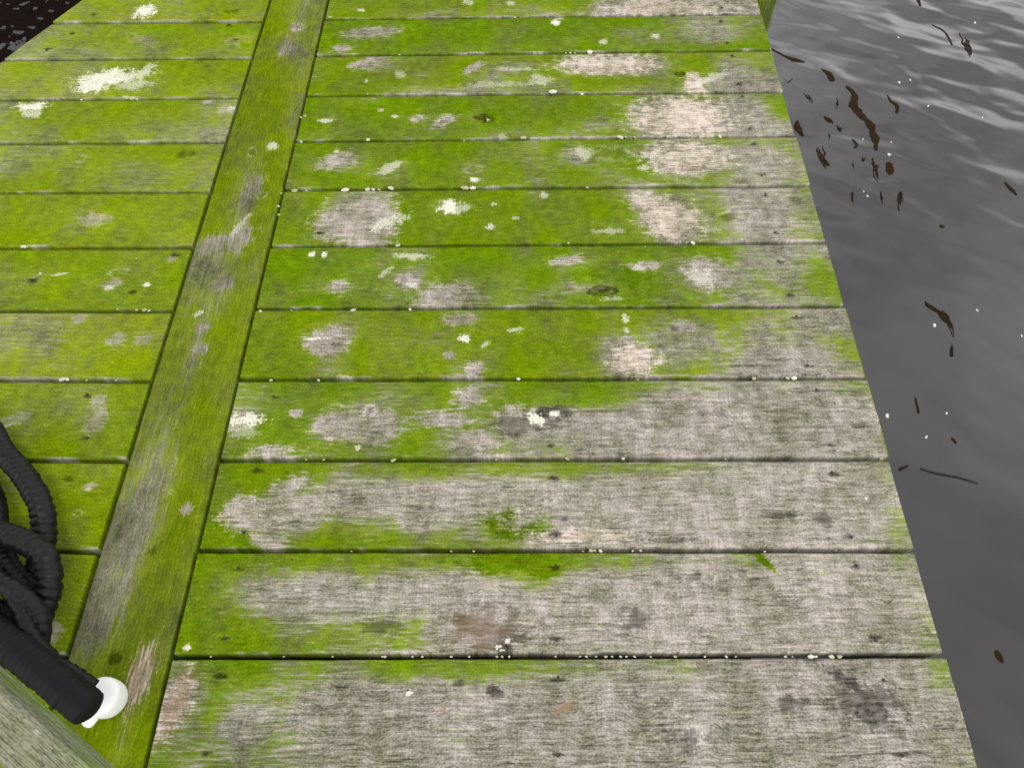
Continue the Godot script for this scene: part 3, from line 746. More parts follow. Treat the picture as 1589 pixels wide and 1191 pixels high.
func paint_board(nr: int) -> void:
	var job: Dictionary = jobs[nr]
	var w: int = job.w
	var rh: int = job.rh
	var length: float = job.length
	var width: float = job.width
	var off: int = job.off
	var look: Dictionary = job.look
	var rows: Array = job.rows
	var total := w * rh
	# coverage, drawn coarse and then broken up by the grain
	var cols: int = rows[0].length()
	var bytes := PackedByteArray()
	for r in rows:
		for c in cols: bytes.append(int(int(r[c]) * 255.0 / 9.0))
	var im := Image.create_from_data(cols, rows.size(), false, Image.FORMAT_L8, bytes)
	im.resize(w, rh, Image.INTERPOLATE_BILINEAR)
	var mask := im.get_data()
	var moss := PackedFloat32Array()
	moss.resize(total)
	var white := moss.duplicate()
	var pale := moss.duplicate()
	var dark := moss.duplicate()
	var rust := moss.duplicate()
	var bend := moss.duplicate()
	for m in job.marks:
		var kind: String = m[0]
		var mu: float = m[1]
		var mv: float = m[2]
		var ma: float = m[3]
		var mb: float = maxf(m[4], 0.0012)
		var cr := cos(m[5])
		var sr := sin(m[5])
		var strength: float = m[6]
		var reach_u: float = 1.7 * sqrt(pow(ma * cr, 2) + pow(mb * sr, 2)) + 0.004
		var reach_v: float = 1.7 * sqrt(pow(ma * sr, 2) + pow(mb * cr, 2)) + 0.004
		var grainy := 0.3 if kind in ["R", "C", "K"] else (1.4 if kind == "W" else (0.6 if kind == "D" else 1.5))
		for j in range(maxi(0, int((mv - reach_v) / width * rh)), mini(rh, int((mv + reach_v) / width * rh) + 1)):
			for i in range(maxi(0, int((mu - reach_u) / length * w)), mini(w, int((mu + reach_u) / length * w) + 1)):
				var du := (i + 0.5) / w * length - mu
				var dv := (j + 0.5) / rh * width - mv
				var p := (du * cr + dv * sr) / ma
				var q := (-du * sr + dv * cr) / mb
				var o := (off + j) * FIELD_W + i
				var n := (short_streak[o] - 128) / 255.0 * (1.1 if kind != "D" else 0.6) + (fine[o] - 128) / 255.0 * 0.8 + (hair[o] - 128) / 255.0 * grainy * 0.8 + (mottle[o] - 128) / 255.0 * 1.2
				var d := sqrt(p * p + q * q)
				var k := j * w + i
				match kind:
					"W":
						white[k] = maxf(white[k], smoothstep(1.06, 0.8, d - n * 0.75 + (cross[o] - 128) / 255.0 * 0.5) * strength)
					"B":
						moss[k] -= smoothstep(1.3, 0.6, d - n * 0.75) * strength
						pale[k] = maxf(pale[k], 0.2 * smoothstep(1.2, 0.7, d - n * 0.8) * strength)
					"P":
						var s := smoothstep(1.3, 0.6, d - n * 0.75) * strength
						moss[k] -= s
						pale[k] = maxf(pale[k], s)
					"M":
						moss[k] += smoothstep(1.25, 0.5, d + n * 0.6) * strength * 0.8
					"D":
						dark[k] = maxf(dark[k], smoothstep(1.25, 0.45, d + n * 0.9) * strength)
					"T":
						rust[k] = maxf(rust[k], smoothstep(1.3, 0.5, d + n * 0.8) * strength)
					"R":
						white[k] = maxf(white[k], 0.5 * smoothstep(0.3, 0.08, absf(d - 0.82 + n * 0.5)) * strength * clampf(0.55 + n * 1.6, 0.0, 1.2))
					"C":
						dark[k] = maxf(dark[k], 1.15 * smoothstep(1.2, 0.3, absf(q + n * 1.2)) * clampf(1.25 - p * p, 0.0, 1.0) * strength)
					"K":
						bend[k] += 14.0 * exp(-d * d * 0.8)
						dark[k] = maxf(dark[k], maxf(maxf(0.3, 1.05 * pow(absf(sin(d * 6.0 + n * 1.5)), 1.5)), 1.0 * smoothstep(0.4, 0.15, d + n * 0.2)) * smoothstep(1.25, 0.9, d + n * 0.3))
	var color := PackedByteArray()
	color.resize(total * 3)
	var relief := PackedByteArray()
	relief.resize(total)
	var edge: float = look.edge
	var yellow: float = look.yellow
	var dim: float = look.get("dim", 0.70)
	var soft: float = look.get("soft", 1.0)
	var film: float = look.film
	var level: float = look.get("level", 0.495) + 0.05 * sin(int(job.nr) * 5.1)
	yellow += 0.012 * sin(int(job.nr) * 3.7 + 1.0)
	var tilt: float = sin(int(job.nr) * 2.3) * 60.0
	for j in rh:
		var v := (j + 0.5) / rh
		var worn0 := clampf((v - 0.955) * 40.0, 0.0, 1.0) * edge
		var ring_at: float = v * width * 5200.0 + int(job.nr) * 977.0
		var o := (off + j) * FIELD_W
		var k := j * w
		for i in w:
			var a := long_streak[o] * 0.003922 - 0.5
			var b := short_streak[o] * 0.003922 - 0.5
			var f := fine[o] * 0.003922 - 0.5
			var c := coarse[o] * 0.003922 - 0.5
			var x := cross[o] * 0.003922 - 0.5
			var worn := worn0 * clampf(0.35 + c * 3.5, 0.0, 1.0)
			var ring := rings[int(ring_at + c * 160.0 + a * 30.0 + tilt * i / w + bend[k] * 10.0) & 4095]
			var h := hair[o] * 0.003922 - 0.5
			var y := mottle[o] * 0.003922 - 0.5
			var t := mask[k] * 0.003922 + moss[k] - a * 0.36 - b * 0.34 + c * 0.48 + y * 0.3 + f * 0.2 - h * 0.32 - worn * (0.55 + a + c)
			var cover := clampf((t - 0.23) * 1.8, 0.0, 1.0)
			cover = cover * cover * (3.0 - 2.0 * cover)
			var thick := clampf((mask[k] * 0.003922 + moss[k] + c * 0.75 + a * 0.25 + h * 0.12 - 0.6) * 1.9, 0.0, 1.0)
			var pk := pale[k] * clampf(0.85 + h * 1.6 + b * 1.2 + c, 0.3, 1.3)
			var tone := clampf(level + ((ring - 0.8) * 0.55 + a * 0.36 + b * 0.3 + h * 0.5 + x * (0.12 + c * 0.5) + f * 0.5 + y * 0.42) * soft + c * 0.42 + pk * 0.22 + worn * 0.18, 0.0, 1.0)
			var crack := clampf((-0.34 - h - b * 0.4 - c * 0.25 - a * 0.3) * 6.0, 0.0, 1.0) * (1.0 - worn) * soft
			var wr := 0.07 + tone * (0.22 + tone * 0.20)
			var tint := clampf(0.58 + c * 1.1 + y * 0.9 + a * 0.3, 0.0, 1.0)
			var wg := wr * (0.95 - 0.055 * tint)
			var wb := wr * (0.67 + 0.16 * tint)
			# lightly washed, pinkish bare wood
			wr += pk * 0.11
			wg += pk * 0.072
			wb += pk * 0.05
			crack *= 1.0 - cover * 0.8
			var fleck := clampf((b * 0.5 + h * 0.75 + f * 0.6 - 0.33) * 5.0, 0.0, 1.0) * (1.0 - 0.6 * thick)
			# the green film: thin where the wood shows through, dense and dark where thick
			var dense := thick * (0.75 + 0.25 * ring) + c * 0.7 + a * 0.5
			var gr := 0.196 + yellow - dense * 0.075 + c * 0.06 + b * 0.07 + h * 0.07 + f * 0.07 + fleck * 0.17
			var gg := 0.268 + yellow * 0.5 - dense * 0.060 + c * 0.03 + b * 0.08 + h * 0.08 + f * 0.08 + fleck * 0.17
			var gb := 0.001 + (1.0 - thick) * 0.010 + fleck * 0.10
			var stain := dim * clampf(1.0 + h * 0.26 + a * 0.3 + b * 0.16 + f * 0.28 + c * 0.75 + y * 0.45, 0.5, 1.5)
			gr *= stain
			gg *= stain
			var al := cover * (0.94 + 0.06 * thick)
			al = clampf(al + film * (1.0 - al), 0.0, 0.995) * (1.0 - 0.3 * fleck * (1.0 - thick))
			var r := wr + (gr - wr) * al
			var g := wg + (gg - wg) * al
			var bl := wb + (maxf(gb, 0.001) - wb) * al
			var dk := clampf(dark[k] * (0.75 + f), 0.0, 1.0)
			var sh := (1.0 - 0.5 * crack) * (1.0 - 0.88 * dk)
			r *= sh
			g *= sh * (1.0 - 0.06 * dk)
			bl *= sh
			var ru := rust[k] * 0.75
			r += (0.26 - r) * ru
			g += (0.15 - g) * ru
			bl += (0.075 - bl) * ru
			var wh := white[k]
			r += (0.60 + f * 0.5 - r) * wh
			g += (0.59 + f * 0.5 - g) * wh
			bl += (0.49 + f * 0.5 - bl) * wh
			if look.green:
				r = r * 0.86
				g = g * 0.93
				bl = bl * 0.84
			color[k * 3] = to_srgb[int(clampf(r, 0.0, 1.0) * 4096.0)]
			color[k * 3 + 1] = to_srgb[int(clampf(g, 0.0, 1.0) * 4096.0)]
			color[k * 3 + 2] = to_srgb[int(clampf(bl, 0.0, 1.0) * 4096.0)]
			relief[k] = int(clampf(0.42 + (ring - 0.8) * 0.3 + a * 0.25 + b * 0.2 + h * 0.3 - crack * 0.3 + cover * (0.08 + f * 0.35) + f * 0.12 + wh * 0.12, 0.0, 1.0) * 255.0)
			o += 1
			k += 1
	lock.lock()
	painted[nr] = [color, relief]
	lock.unlock()


# ------------------------------------------------------------------ the dock
func plank_mesh(fl: Vector2, fr: Vector2, nl: Vector2, nr: Vector2, top: float, uv: Callable, cuts: int) -> ArrayMesh:
	# corners in x, z of the far and near edge; rounded arrises, slightly uneven edges
	var st := SurfaceTool.new()
	st.begin(Mesh.PRIMITIVE_TRIANGLES)
	var depth := 0.036
	var prof := []           # [share across, drop below the top]; round over both long edges
	var r := 0.0036
	prof.append([0.0, depth, 0.0])
	for k in 4: prof.append([0.0, r * (1.0 - sin(PI / 6 * k)), r * (1.0 - cos(PI / 6 * k))])
	for k in [0.25, 0.5, 0.75]: prof.append([k, 0.0, 0.0])
	for k in [3, 2, 1, 0]: prof.append([1.0, r * (1.0 - sin(PI / 6 * k)), -r * (1.0 - cos(PI / 6 * k))])
	prof.append([1.0, depth, 0.0])
	var cup := rng.randf_range(-0.0012, 0.0012)
	var lift := rng.randf_range(-0.001, 0.001)
	var seed_ := rng.randf() * 100.0
	var grid := []
	for i in cuts + 1:
		var u := float(i) / cuts
		var far := fl.lerp(fr, u)
		var near := nl.lerp(nr, u)
		var across := (near - far).normalized()
		var wob_far := 0.0005 * sin(u * 21.0 + seed_) + 0.0004 * sin(u * 67.0 + seed_ * 2.0)
		var wob_near := 0.0005 * sin(u * 25.0 + seed_ * 3.0) + 0.0004 * sin(u * 59.0 + seed_ * 4.0)
		var row := []
		for p in prof:
			var q: Vector2 = far.lerp(near, p[0]) + across * (p[2] + lerpf(wob_far, wob_near, p[0]))
			var y: float = top + lift * (u - 0.5) * 2.0 - p[1] + cup * (1.0 - 4.0 * pow(p[0] - 0.5, 2)) * (1.0 if p[1] < 0.03 else 0.0)
			row.append([Vector3(q.x, y, q.y), uv.call(q, u, clampf(p[0] + p[2] / 0.186, 0.006, 0.994))])
		grid.append(row)
	for i in cuts:
		for k in prof.size() - 1:
			var a = grid[i][k]
			var b = grid[i + 1][k]
			var c = grid[i + 1][k + 1]
			var d = grid[i][k + 1]
			st.set_smooth_group(0)
			quad(st, a[0], b[0], c[0], d[0], a[1], b[1], c[1], d[1])
	for e in [[0, false], [cuts, true]]:
		st.set_smooth_group(-1)
		var row: Array = grid[e[0]]
		for k in range(1, row.size() - 1):
			var tri := [row[0], row[k], row[k + 1]]
			if e[1]: tri.reverse()
			for q in tri:
				st.set_uv(q[1])
				st.add_vertex(q[0])
	st.generate_normals()
	return st.commit()


func build_dock() -> void:
	var dock := thing("wooden_dock", "wooden dock of wide green mossy planks with a lengthwise divider plank", "dock")
	var order := []
	for k in 12: order.append(k)
	var right := paint_sheet("r", order, 1536, 168, DOCK_EDGE - STRIP_RIGHT, 0.1885, {"shift": 0, "edge": 0.45, "yellow": 0.0, "film": 0.0, "green": false, "relief": 0.16})
	var left := paint_sheet("l", order, 896, 168, 0.8, 0.1885, {"shift": 5, "edge": 0.8, "yellow": 0.022, "film": 0.34, "soft": 0.8, "dim": 0.77, "green": false, "relief": 0.14})
	var middle := paint_sheet("s", [0], 2048, 168, 2.53, 0.183, {"shift": 3, "edge": 0.0, "yellow": 0.016, "film": 0.16, "soft": 0.7, "level": 0.27, "dim": 0.6, "green": false, "relief": 0.12})
	var nail_mesh := CylinderMesh.new()
	nail_mesh.top_radius = 0.0028
	nail_mesh.bottom_radius = 0.003
	nail_mesh.height = 0.003
	nail_mesh.radial_segments = 10
	nail_mesh.rings = 1
	var nail_mat := plain(Color(0.022, 0.017, 0.014), 0.7, 0.5)
	var half := 0.0046
	for j in GAP_RIGHT.size() - 1:
		var b := j - FIRST
		var row := posmod(b, 12)
		var a0: Array = GAP_RIGHT[j]
		var a1: Array = GAP_RIGHT[j + 1]
		var x0 := STRIP_RIGHT + 0.0042
		var x1 := DOCK_EDGE + rng.randf_range(-0.003, 0.003)
		var uv := func(q: Vector2, _u: float, v: float) -> Vector2:
			return Vector2((q.x - STRIP_RIGHT) / (DOCK_EDGE - STRIP_RIGHT), (row + v) / 12.0)
		var mesh := plank_mesh(Vector2(x0, a0[0] + half), Vector2(x1, a0[1] + half), Vector2(x0, a1[0] - half), Vector2(x1, a1[1] - half), rng.randf_range(-0.0012, 0.0012), uv, 24)
		var plank := put("plank", mesh, right, dock)
		for n in NAILS.get("r%d" % b, []) if b >= 0 and b < 12 else []:
			put("nail", nail_mesh, nail_mat, plank).position = Vector3(n[0], 0.0006, n[1])
	# left planks end on a slanting line
	var p0 := Vector2(-1.3623, -2.2375)
	var p1 := Vector2(-1.4987, -1.9363)
	for j in GAP_LEFT.size() - 1:
		var b := j - FIRST
		var row := posmod(b, 12)
		var a0: Array = GAP_LEFT[j]
		var a1: Array = GAP_LEFT[j + 1]
		var x1 := STRIP_LEFT - 0.0042
		var uv := func(q: Vector2, _u: float, v: float) -> Vector2:
			return Vector2(1.0 + (q.x - STRIP_LEFT) / 0.8, (row + v) / 12.0)
		var ends := []
		for a in [a0, a1]:
			var s: float = (a[0] - p0.y) / (p1.y - p0.y)
			ends.append(lerpf(p0.x, p1.x, s))
		var at := func(a: Array, x: float) -> float:
			return a[1] + (a[1] - a[0]) * (x - STRIP_LEFT)
		var mesh := plank_mesh(Vector2(ends[0], at.call(a0, ends[0]) + half), Vector2(x1, a0[1] + half), Vector2(ends[1], at.call(a1, ends[1]) - half), Vector2(x1, a1[1] - half), rng.randf_range(-0.0012, 0.0012), uv, 24)
		var plank := put("plank", mesh, left, dock)
		for n in NAILS.get("l%d" % b, []) if b >= 0 and b < 12 else []:
			put("nail", nail_mesh, nail_mat, plank).position = Vector3(n[0], 0.0006, n[1])
	# the divider plank runs lengthwise between the two fields
	var uvs := func(q: Vector2, _u: float, v: float) -> Vector2:
		return Vector2((q.y + 2.5225) / 2.53, v)
	var z0: float = GAP_RIGHT[0][0]
	var z1: float = GAP_RIGHT[-1][0]
	var strip := plank_mesh(Vector2(STRIP_RIGHT - 0.0042, z0), Vector2(STRIP_RIGHT - 0.0042, z1), Vector2(STRIP_LEFT + 0.0042, z0), Vector2(STRIP_LEFT + 0.0042, z1), 0.0012, func(q: Vector2, u: float, v: float) -> Vector2: return uvs.call(q, u, 1.0 - v), 48)
	put("divider_plank", strip, middle, dock).set_meta("label", "lengthwise mossy plank with a long grey worn patch")
	# joists and edge beam below
	var under := plain(Color(0.10, 0.085, 0.06), 0.9, 0.3)
	var length := z1 - z0
	for x in [-0.68, 0.06, 0.69]:
		var o := put("joist", bevel_box(Vector3(0.10 if x > -0.6 else 0.22, 0.19, length - 0.02)), under, dock)
		o.position = Vector3(x, -0.036 - 0.0965, (z0 + z1) * 0.5)
	var d := (p1 - p0).normalized()
	var m := p0 + d * 0.6 + Vector2(0.16, 0.02)
	var side := put("joist", bevel_box(Vector3(0.06, 0.19, 3.0)), under, dock)
	side.position = Vector3(m.x, -0.036 - 0.0965, m.y)
	side.rotation.y = atan2(d.x, d.y)
	var pile := CylinderMesh.new()
	pile.top_radius = 0.09
	pile.bottom_radius = 0.1
	pile.height = 1.6
	for q in [Vector2(0.06, -2.0), Vector2(0.06, -0.2), Vector2(-0.68, -1.8), Vector2(-0.68, 0.1), Vector2(0.66, -2.9)]:
		put("piling", pile, under, dock).position = Vector3(q.x, -0.235 - 0.8, q.y)


func build_post() -> void:
	var m := paint_sheet("p", [0], 512, 168, 1.2, 0.1, {"shift": 7, "edge": 0.0, "yellow": 0.0, "film": 0.1, "dim": 0.6, "green": true, "relief": 0.1})
	var t := thing("mooring_post", "square greenish timber post standing in the water against the dock edge", "post", Vector3(0.7855, -1.6, -2.315))
	put("shaft", bevel_box(Vector3(0.066, 2.3, 0.12), 0.006), m, t).position.y = 1.15
	var cap := put("cap", bevel_box(Vector3(0.085, 0.03, 0.14), 0.006), m, t)
	cap.position.y = 2.316


func build_rail() -> void:
	# a weathered square timber that crosses the near left corner above the deck
	var a: Vector3 = BEAM_EDGE[0]
	var b: Vector3 = BEAM_EDGE[1]
	var c: Vector3 = BEAM_EDGE[2]
	var d := (b - a).normalized()
	var n := d.cross(Vector3.UP)
	if n.dot(c - a) < 0: n = -n
	var wide := absf(n.dot(c - a))
	var from := a - d * 0.68
	var to := b + d * 0.34
	var mid := (from + to) * 0.5 + n * wide * 0.5
	var m := paint_sheet("b", [0], 1024, 168, from.distance_to(to), wide, {"shift": 9, "edge": 0.0, "yellow": -0.05, "film": 0.0, "soft": 0.7, "level": 0.55, "dim": 0.8, "green": true, "relief": 0.1})
	var t := thing("handrail", "grey green weathered timber rail crossing the lower left corner", "handrail", Vector3(mid.x, 0, mid.z))
	t.rotation.y = atan2(-d.z, d.x)
	var size := Vector3(from.distance_to(to), 0.085, wide)
	put("rail", bevel_box(size, 0.004), m, t).position.y = 0.42 - 0.0425
	for s in [-1.0, 1.0]:
		put("post", bevel_box(Vector3(wide * 0.9, 0.334, wide * 0.9), 0.004), m, t).position = Vector3(s * (size.x * 0.5 - 0.06), 0.1672, 0)


# ------------------------------------------------------------------ water
func water_y(x: float, z: float) -> float:
	var c := cos(0.55)
	var s := sin(0.55)
	var along := x * c + z * s
	var over := -x * s + z * c
	var far := clampf((-z - 0.9) / 2.0, 0.0, 1.0)
	var calm := 0.4 + 1.1 * far
	var h := 0.0075 * calm * wave_a.get_noise_2d(along * 0.42, over) + 0.0022 * calm * wave_b.get_noise_2d(along * 0.6, over)
	if x < -1.0: h += clampf(-x - 1.0, 0.0, 1.0) * (0.004 * wave_b.get_noise_2d(x * 1.1, z * 1.6) + 0.0034 * wave_b.get_noise_2d(x * 4.0 + 9.0, z * 5.4))
	var rim := minf(minf(x + 4.5, 4.5 - x), minf(z + 7.0, 1.0 - z))
	return WATER + h * clampf(rim, 0.0, 1.0)


func steps(parts: Array) -> PackedFloat32Array:
	var out := PackedFloat32Array()
	for p in parts:
		var n := int(round((p[1] - p[0]) / p[2]))
		for i in n: out.append(p[0] + (p[1] - p[0]) * i / n)
	out.append(parts[-1][1])
	return out


func build_water() -> void:
	wave_a.seed = 3
	wave_a.noise_type = FastNoiseLite.TYPE_SIMPLEX_SMOOTH
	wave_a.frequency = 2.6
	wave_a.fractal_octaves = 2
	wave_b.seed = 4
	wave_b.noise_type = FastNoiseLite.TYPE_SIMPLEX_SMOOTH
	wave_b.frequency = 8.0
	wave_b.fractal_octaves = 2
	# finer cells where the water is choppy
	var xs := steps([[-4.5, -2.8, 0.04], [-2.8, -1.2, 0.0105], [-1.2, 4.5, 0.028]])
	var zs := steps([[-7.0, -3.8, 0.04], [-3.8, -1.9, 0.012], [-1.9, 1.0, 0.028]])
	var nx := xs.size() - 1
	var nz := zs.size() - 1
	var v := PackedVector3Array()
	var idx := PackedInt32Array()
	for z in zs:
		for x in xs: v.append(Vector3(x, water_y(x, z), z))
	for j in nz:
		for i in nx:
			var o := j * (nx + 1) + i
			idx.append_array([o, o + 1, o + nx + 2, o, o + nx + 2, o + nx + 1])
	# out to the horizon
	var far := 400.0
	for r in [[-far, -far, far, -7.0], [-far, 1.0, far, far], [-far, -7.0, -4.5, 1.0], [4.5, -7.0, far, 1.0]]:
		var o := v.size()
		v.append_array([Vector3(r[0], WATER, r[1]), Vector3(r[2], WATER, r[1]), Vector3(r[2], WATER, r[3]), Vector3(r[0], WATER, r[3])])
		idx.append_array([o, o + 1, o + 2, o, o + 2, o + 3])
	var st := SurfaceTool.new()
	st.begin(Mesh.PRIMITIVE_TRIANGLES)
	for p in v:
		st.set_uv(Vector2(p.x, p.z))
		st.add_vertex(p)
	for i in idx: st.add_index(i)
	st.generate_normals()
	var m := plain(Color(0.0085, 0.005, 0.0042), 0.05, 0.70)
	put("water", st.commit(), m).set_meta("kind", "structure")


func build_added_boathouse() -> void:
	# unseen dark building, added so the water at the left corner mirrors black
	var t := thing("added_boathouse", "unseen dark timber building added so the left corner water mirrors black", "added_boathouse", Vector3(-4.6, WATER - 0.3, -5.6))
	t.rotation.y = deg_to_rad(35)
	var tar := plain(Color(0.012, 0.010, 0.009), 0.85, 0.3)
	for k in 26:
		put("board", bevel_box(Vector3(0.19, 2.5, 0.03), 0.003), tar, t).position = Vector3(-2.5 + k * 0.2, 1.25, 0.0 + 0.006 * (k % 2))
	put("back_wall", bevel_box(Vector3(5.2, 2.5, 0.12)), tar, t).position = Vector3(0, 1.25, -3.0)
	for s in [-1.0, 1.0]:
		put("side_wall", bevel_box(Vector3(0.12, 2.5, 2.9)), tar, t).position = Vector3(s * 2.55, 1.25, -1.5)
	for s in [-1.0, 1.0]:
		var r := put("roof", bevel_box(Vector3(5.7, 0.08, 1.9)), tar, t)
		r.position = Vector3(0, 2.82, -1.5 + s * 0.86)
		r.rotation.x = s * deg_to_rad(18)


# ------------------------------------------------------------------ rope, float, small things
func build_rope() -> void:
	var t := thing("mooring_rope", "thick black ribbed mooring rope coiled beside the divider plank", "rope")
	var n := FastNoiseLite.new()
	n.seed = 9
	n.frequency = 30.0
	var black := plain(Color(0.005, 0.005, 0.006), 0.5, 0.35)
	var sleeve := plain(Color(0.0065, 0.0065, 0.0078), 0.6, 0.3)
	var ribbed := func(r0: float) -> Callable:
		return func(s: float, f: float, ang: float) -> float:
			var thin := 1.0 - 0.42 * smoothstep(0.80, 0.9, f) if r0 > 0.02 else 1.0
			var k := s / 0.0145 + ang / TAU
			return r0 * thin * (0.92 + 0.13 * absf(sin(PI * k)) + 0.13 * n.get_noise_2d(s, ang * 0.02) + 0.06 * n.get_noise_2d(s * 5.0 + 3.0, ang * 0.2))
	put("coil", tube(spline(ROPE_COIL, 0.0022), ribbed.call(0.0205), 22, 2.0), black, t)
	put("loop", tube(spline(ROPE_LOOP, 0.0022), ribbed.call(0.017), 20, 2.0), black, t)
	put("loop", tube(spline(ROPE_KNOT, 0.0022), ribbed.call(0.0155), 20, 2.0), black, t)
	var smooth := func(s: float, f: float, _ang: float) -> float:
		var r := 0.0262 + 0.0012 * absf(sin(PI * s / 0.011)) + 0.0022 * n.get_noise_1d(s * 1.5)
		var e := (1.0 - f) * 0.52
		return r * (sqrt(1.0 - pow(1.0 - e / 0.022, 2)) if e < 0.022 else 1.0) + 0.0004
	put("sleeve", tube(spline(ROPE_TAIL, 0.0015), smooth, 26, 2.0), sleeve, t).set_meta("label", "smooth black sleeve over the rope end")


func build_float() -> void:
	var at: Vector3 = FLOAT_AT[0]
	var t := thing("float", "round white plastic float lying under the black rope end", "float", Vector3(at.x, 0.0, at.z))
	var st := SurfaceTool.new()
	st.begin(Mesh.PRIMITIVE_TRIANGLES)
	var prof := [[0.0, 0.0022], [0.020, 0.0022], [0.026, 0.005], [0.0298, 0.012], [0.0312, 0.022], [0.0312, 0.036], [0.0305, 0.044], [0.029, 0.0485], [0.026, 0.0505], [0.020, 0.0515], [0.011, 0.0522], [0.0, 0.0524]]
	var sides := 40
	for p in prof:
		for k in sides + 1:
			st.add_vertex(Vector3(p[0] * cos(TAU * k / sides), p[1], p[0] * sin(TAU * k / sides)))
	for i in prof.size() - 1:
		for k in sides:
			var o := i * (sides + 1) + k
			for q in [o, o + sides + 1, o + 1, o + 1, o + sides + 1, o + sides + 2]: st.add_index(q)
	st.generate_normals()
	var white := plain(Color(0.84, 0.84, 0.82), 0.55, 0.4)
	put("ball", st.commit(), white, t)
	# a short stub of the same plastic sticks out on the other side of the rope end
	var stub := put("stub", tube(spline([Vector3(-0.008, 0.022, 0.014), Vector3(-0.018, 0.022, 0.032), Vector3(-0.0245, 0.022, 0.043)], 0.003), func(_s: float, f: float, _a: float) -> float: return 0.0105 * (sqrt(1.0 - pow(1.0 - (1.0 - f) / 0.25, 2)) if f > 0.75 else 1.0) + 0.0003, 16, 1.0), white, t)
	stub.position = Vector3.ZERO


func lump(seed_: int) -> ArrayMesh:
	var r := RandomNumberGenerator.new()
	r.seed = seed_
	var s := SphereMesh.new()
	s.radial_segments = 9
	s.rings = 5
	s.radius = 0.5
	s.height = 0.8
	var n := FastNoiseLite.new()
	n.seed = seed_
	n.frequency = 1.6
	var arr := s.get_mesh_arrays()
	var v: PackedVector3Array = arr[Mesh.ARRAY_VERTEX]
	for i in v.size():
		v[i] *= 1.0 + 0.75 * n.get_noise_3dv(v[i] * 1.5)
	var st := SurfaceTool.new()
	st.begin(Mesh.PRIMITIVE_TRIANGLES)
	var ix: PackedInt32Array = arr[Mesh.ARRAY_INDEX]
	st.set_smooth_group(-1)
	for i in ix: st.add_vertex(v[i])
	st.generate_normals()
	return st.commit()


func build_crumbs() -> void:
	var shapes := []
	for k in 5: shapes.append(lump(40 + k))
	var mats := [plain(Color(0.50, 0.50, 0.38), 0.9, 0.2), plain(Color(0.62, 0.60, 0.50), 0.9, 0.2), plain(Color(0.38, 0.40, 0.22), 0.9, 0.2)]
	for c in CRUMBS:
		var o := put("shell_crumb", shapes[rng.randi() % 5], mats[rng.randi() % 3])
		var s: float = c[2] * 1.2
		o.position = Vector3(c[0], s * 0.12, c[1])
		o.scale = Vector3(s * rng.randf_range(1.1, 1.8), s * 0.8, s * rng.randf_range(0.8, 1.1))
		o.rotation.y = rng.randf_range(-0.4, 0.4)
		tag(o, "tiny white shell crumb caught in a gap between two planks", "crumb", "white shell crumbs in the plank gaps")


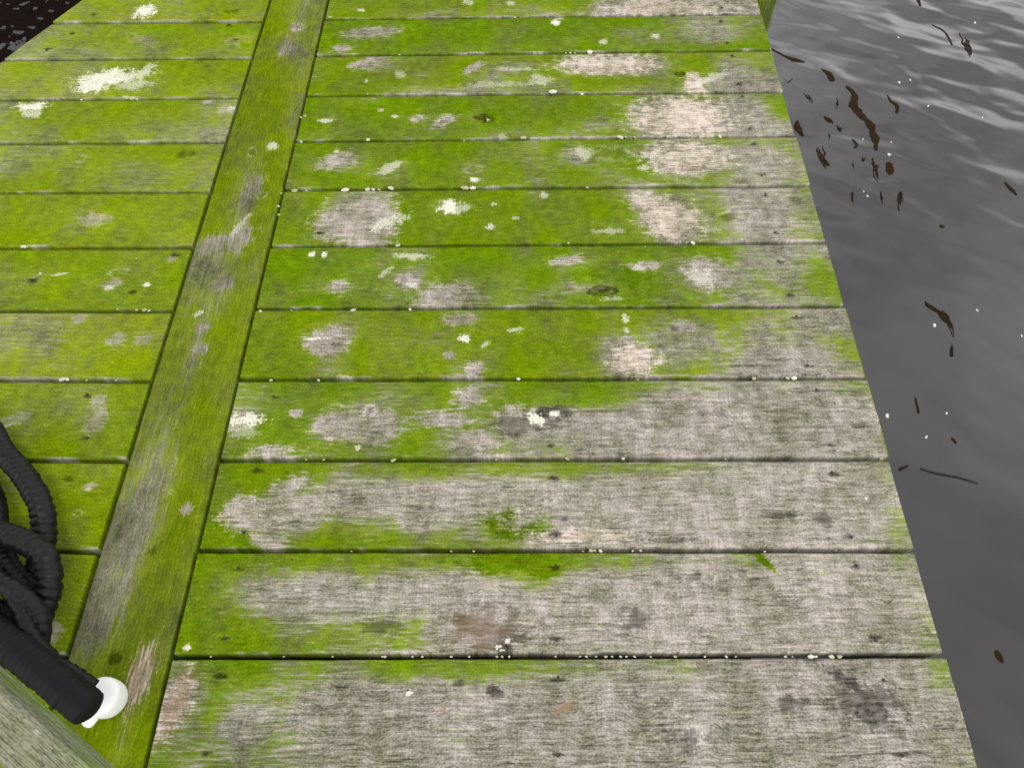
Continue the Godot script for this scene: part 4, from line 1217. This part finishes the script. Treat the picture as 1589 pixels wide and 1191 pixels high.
func build_weed_and_reflections() -> void:  # floating weed, plus broken dark reflections modelled as scraps in the cluster
	var m := plain(Color(0.022, 0.013, 0.0055), 0.8, 0.15)
	var rag := FastNoiseLite.new()
	rag.seed = 31
	rag.frequency = 11.0
	for w in WEED_AND_REFLECTIONS:
		var pts := []
		var wid := []
		for p in w[1]:
			pts.append(Vector3(p[0], 0, p[1]))
			wid.append(p[2])
		var line := spline(pts, 0.005)
		var st := SurfaceTool.new()
		st.begin(Mesh.PRIMITIVE_TRIANGLES)
		st.set_smooth_group(-1)
		var comb := 1
		for word in ["ragged", "striped", "clump", "feathery", "faint", "spiky", "middle"]:
			if word in w[0]: comb = 4
		var rows := []
		for i in line.size():
			var f := float(i) / (line.size() - 1) * (pts.size() - 1)
			var k := mini(int(f), pts.size() - 2)
			var half: float = lerpf(wid[k], wid[k + 1], f - k) * 1.0
			var t := (line[mini(i + 1, line.size() - 1)] - line[maxi(i - 1, 0)]).normalized()
			var n := Vector3(-t.z, 0, t.x)
			var row := []
			var la: float = half * (1.0 + 0.9 * rag.get_noise_2d(line[i].x * 1.0, line[i].z) + 0.18 * rag.get_noise_2d(line[i].x * 3.0, line[i].z * 3.0))
			var lb: float = half * (1.0 + 0.9 * rag.get_noise_2d(line[i].x + 7.0, line[i].z) + 0.18 * rag.get_noise_2d(line[i].x * 3.0, line[i].z * 3.0 + 5.0))
			if i == 0 or i == line.size() - 1:
				la *= 0.3
				lb *= 0.3
			for q in [-la, -la * 0.4, lb * 0.4, lb]:
				var p: Vector3 = line[i] + n * q
				p.y = water_y(p.x, p.z) + (0.0018 if absf(q) < half * 0.6 else 0.0008)
				row.append(p)
			rows.append(row)
		if comb > 1:
			# torn into narrow strands of different length
			var strands := []
			for q in comb:
				var from := rng.randi_range(0, int(rows.size() * 0.4))
				var to := rng.randi_range(int(rows.size() * 0.55), rows.size() - 1)
				var strand := []
				for i in range(from, to + 1):
					var l: Vector3 = rows[i][0].lerp(rows[i][3], (q + 0.04) / comb)
					var r: Vector3 = rows[i][0].lerp(rows[i][3], (q + 0.84 + 0.3 * rag.get_noise_2d(i * 0.03, q)) / comb)
					if i == from or i == to: r = l.lerp(r, 0.2)
					strand.append([l, l.lerp(r, 0.3) + Vector3.UP * 0.0008, l.lerp(r, 0.7) + Vector3.UP * 0.0008, r])
				strands.append(strand)
			for strand in strands: strip_mesh(st, strand)
		else: strip_mesh(st, rows)
		st.generate_normals()
		tag(put("weed_and_reflection", st.commit(), m), w[0], "weed", "dark scraps of weed floating on the water")


func strip_mesh(st: SurfaceTool, rows: Array) -> void:
		for i in rows.size() - 1:
			for k in 3: quad(st, rows[i][k], rows[i + 1][k], rows[i + 1][k + 1], rows[i][k + 1])
			quad(st, rows[i][3], rows[i + 1][3], rows[i + 1][3] + Vector3.DOWN * 0.006, rows[i][3] + Vector3.DOWN * 0.006)
			quad(st, rows[i + 1][0], rows[i][0], rows[i][0] + Vector3.DOWN * 0.006, rows[i + 1][0] + Vector3.DOWN * 0.006)


func build_foam() -> void:
	var m := plain(Color(0.72, 0.72, 0.74), 0.35, 0.5)
	var shapes := []
	for k in 3:
		var st := SurfaceTool.new()
		st.begin(Mesh.PRIMITIVE_TRIANGLES)
		for b in 5:
			var s := SphereMesh.new()
			s.radial_segments = 12
			s.rings = 6
			s.radius = rng.randf_range(0.16, 0.4)
			s.height = s.radius * 1.3
			st.append_from(s, 0, Transform3D(Basis(), Vector3(rng.randf_range(-0.5, 0.5), 0.0, rng.randf_range(-0.35, 0.35))))
		shapes.append(st.commit())
	for f in FOAM:
		var o := put("foam_bubble", shapes[rng.randi() % 3], m)
		o.position = Vector3(f[0], water_y(f[0], f[1]) + 0.001, f[1])
		o.scale = Vector3.ONE * f[2] * 0.75
		o.rotation.y = rng.randf() * TAU
		tag(o, "small cluster of white foam bubbles floating on the grey water", "foam", "foam bubbles on the water")


func build_twig() -> void:
	var p := []
	for q in TWIG: p.append(Vector3(q.x, water_y(q.x, q.z) + 0.001, q.z))
	var t := tube(spline(p, 0.004), func(_s: float, f: float, _a: float) -> float: return 0.0012 + 0.0022 * sin(PI * (0.1 + 0.85 * f)), 8, 1.0)
	tag(put("twig", t, plain(Color(0.022, 0.018, 0.014), 0.8, 0.3)), "long thin dark twig floating on the water beside the grey planks", "twig")
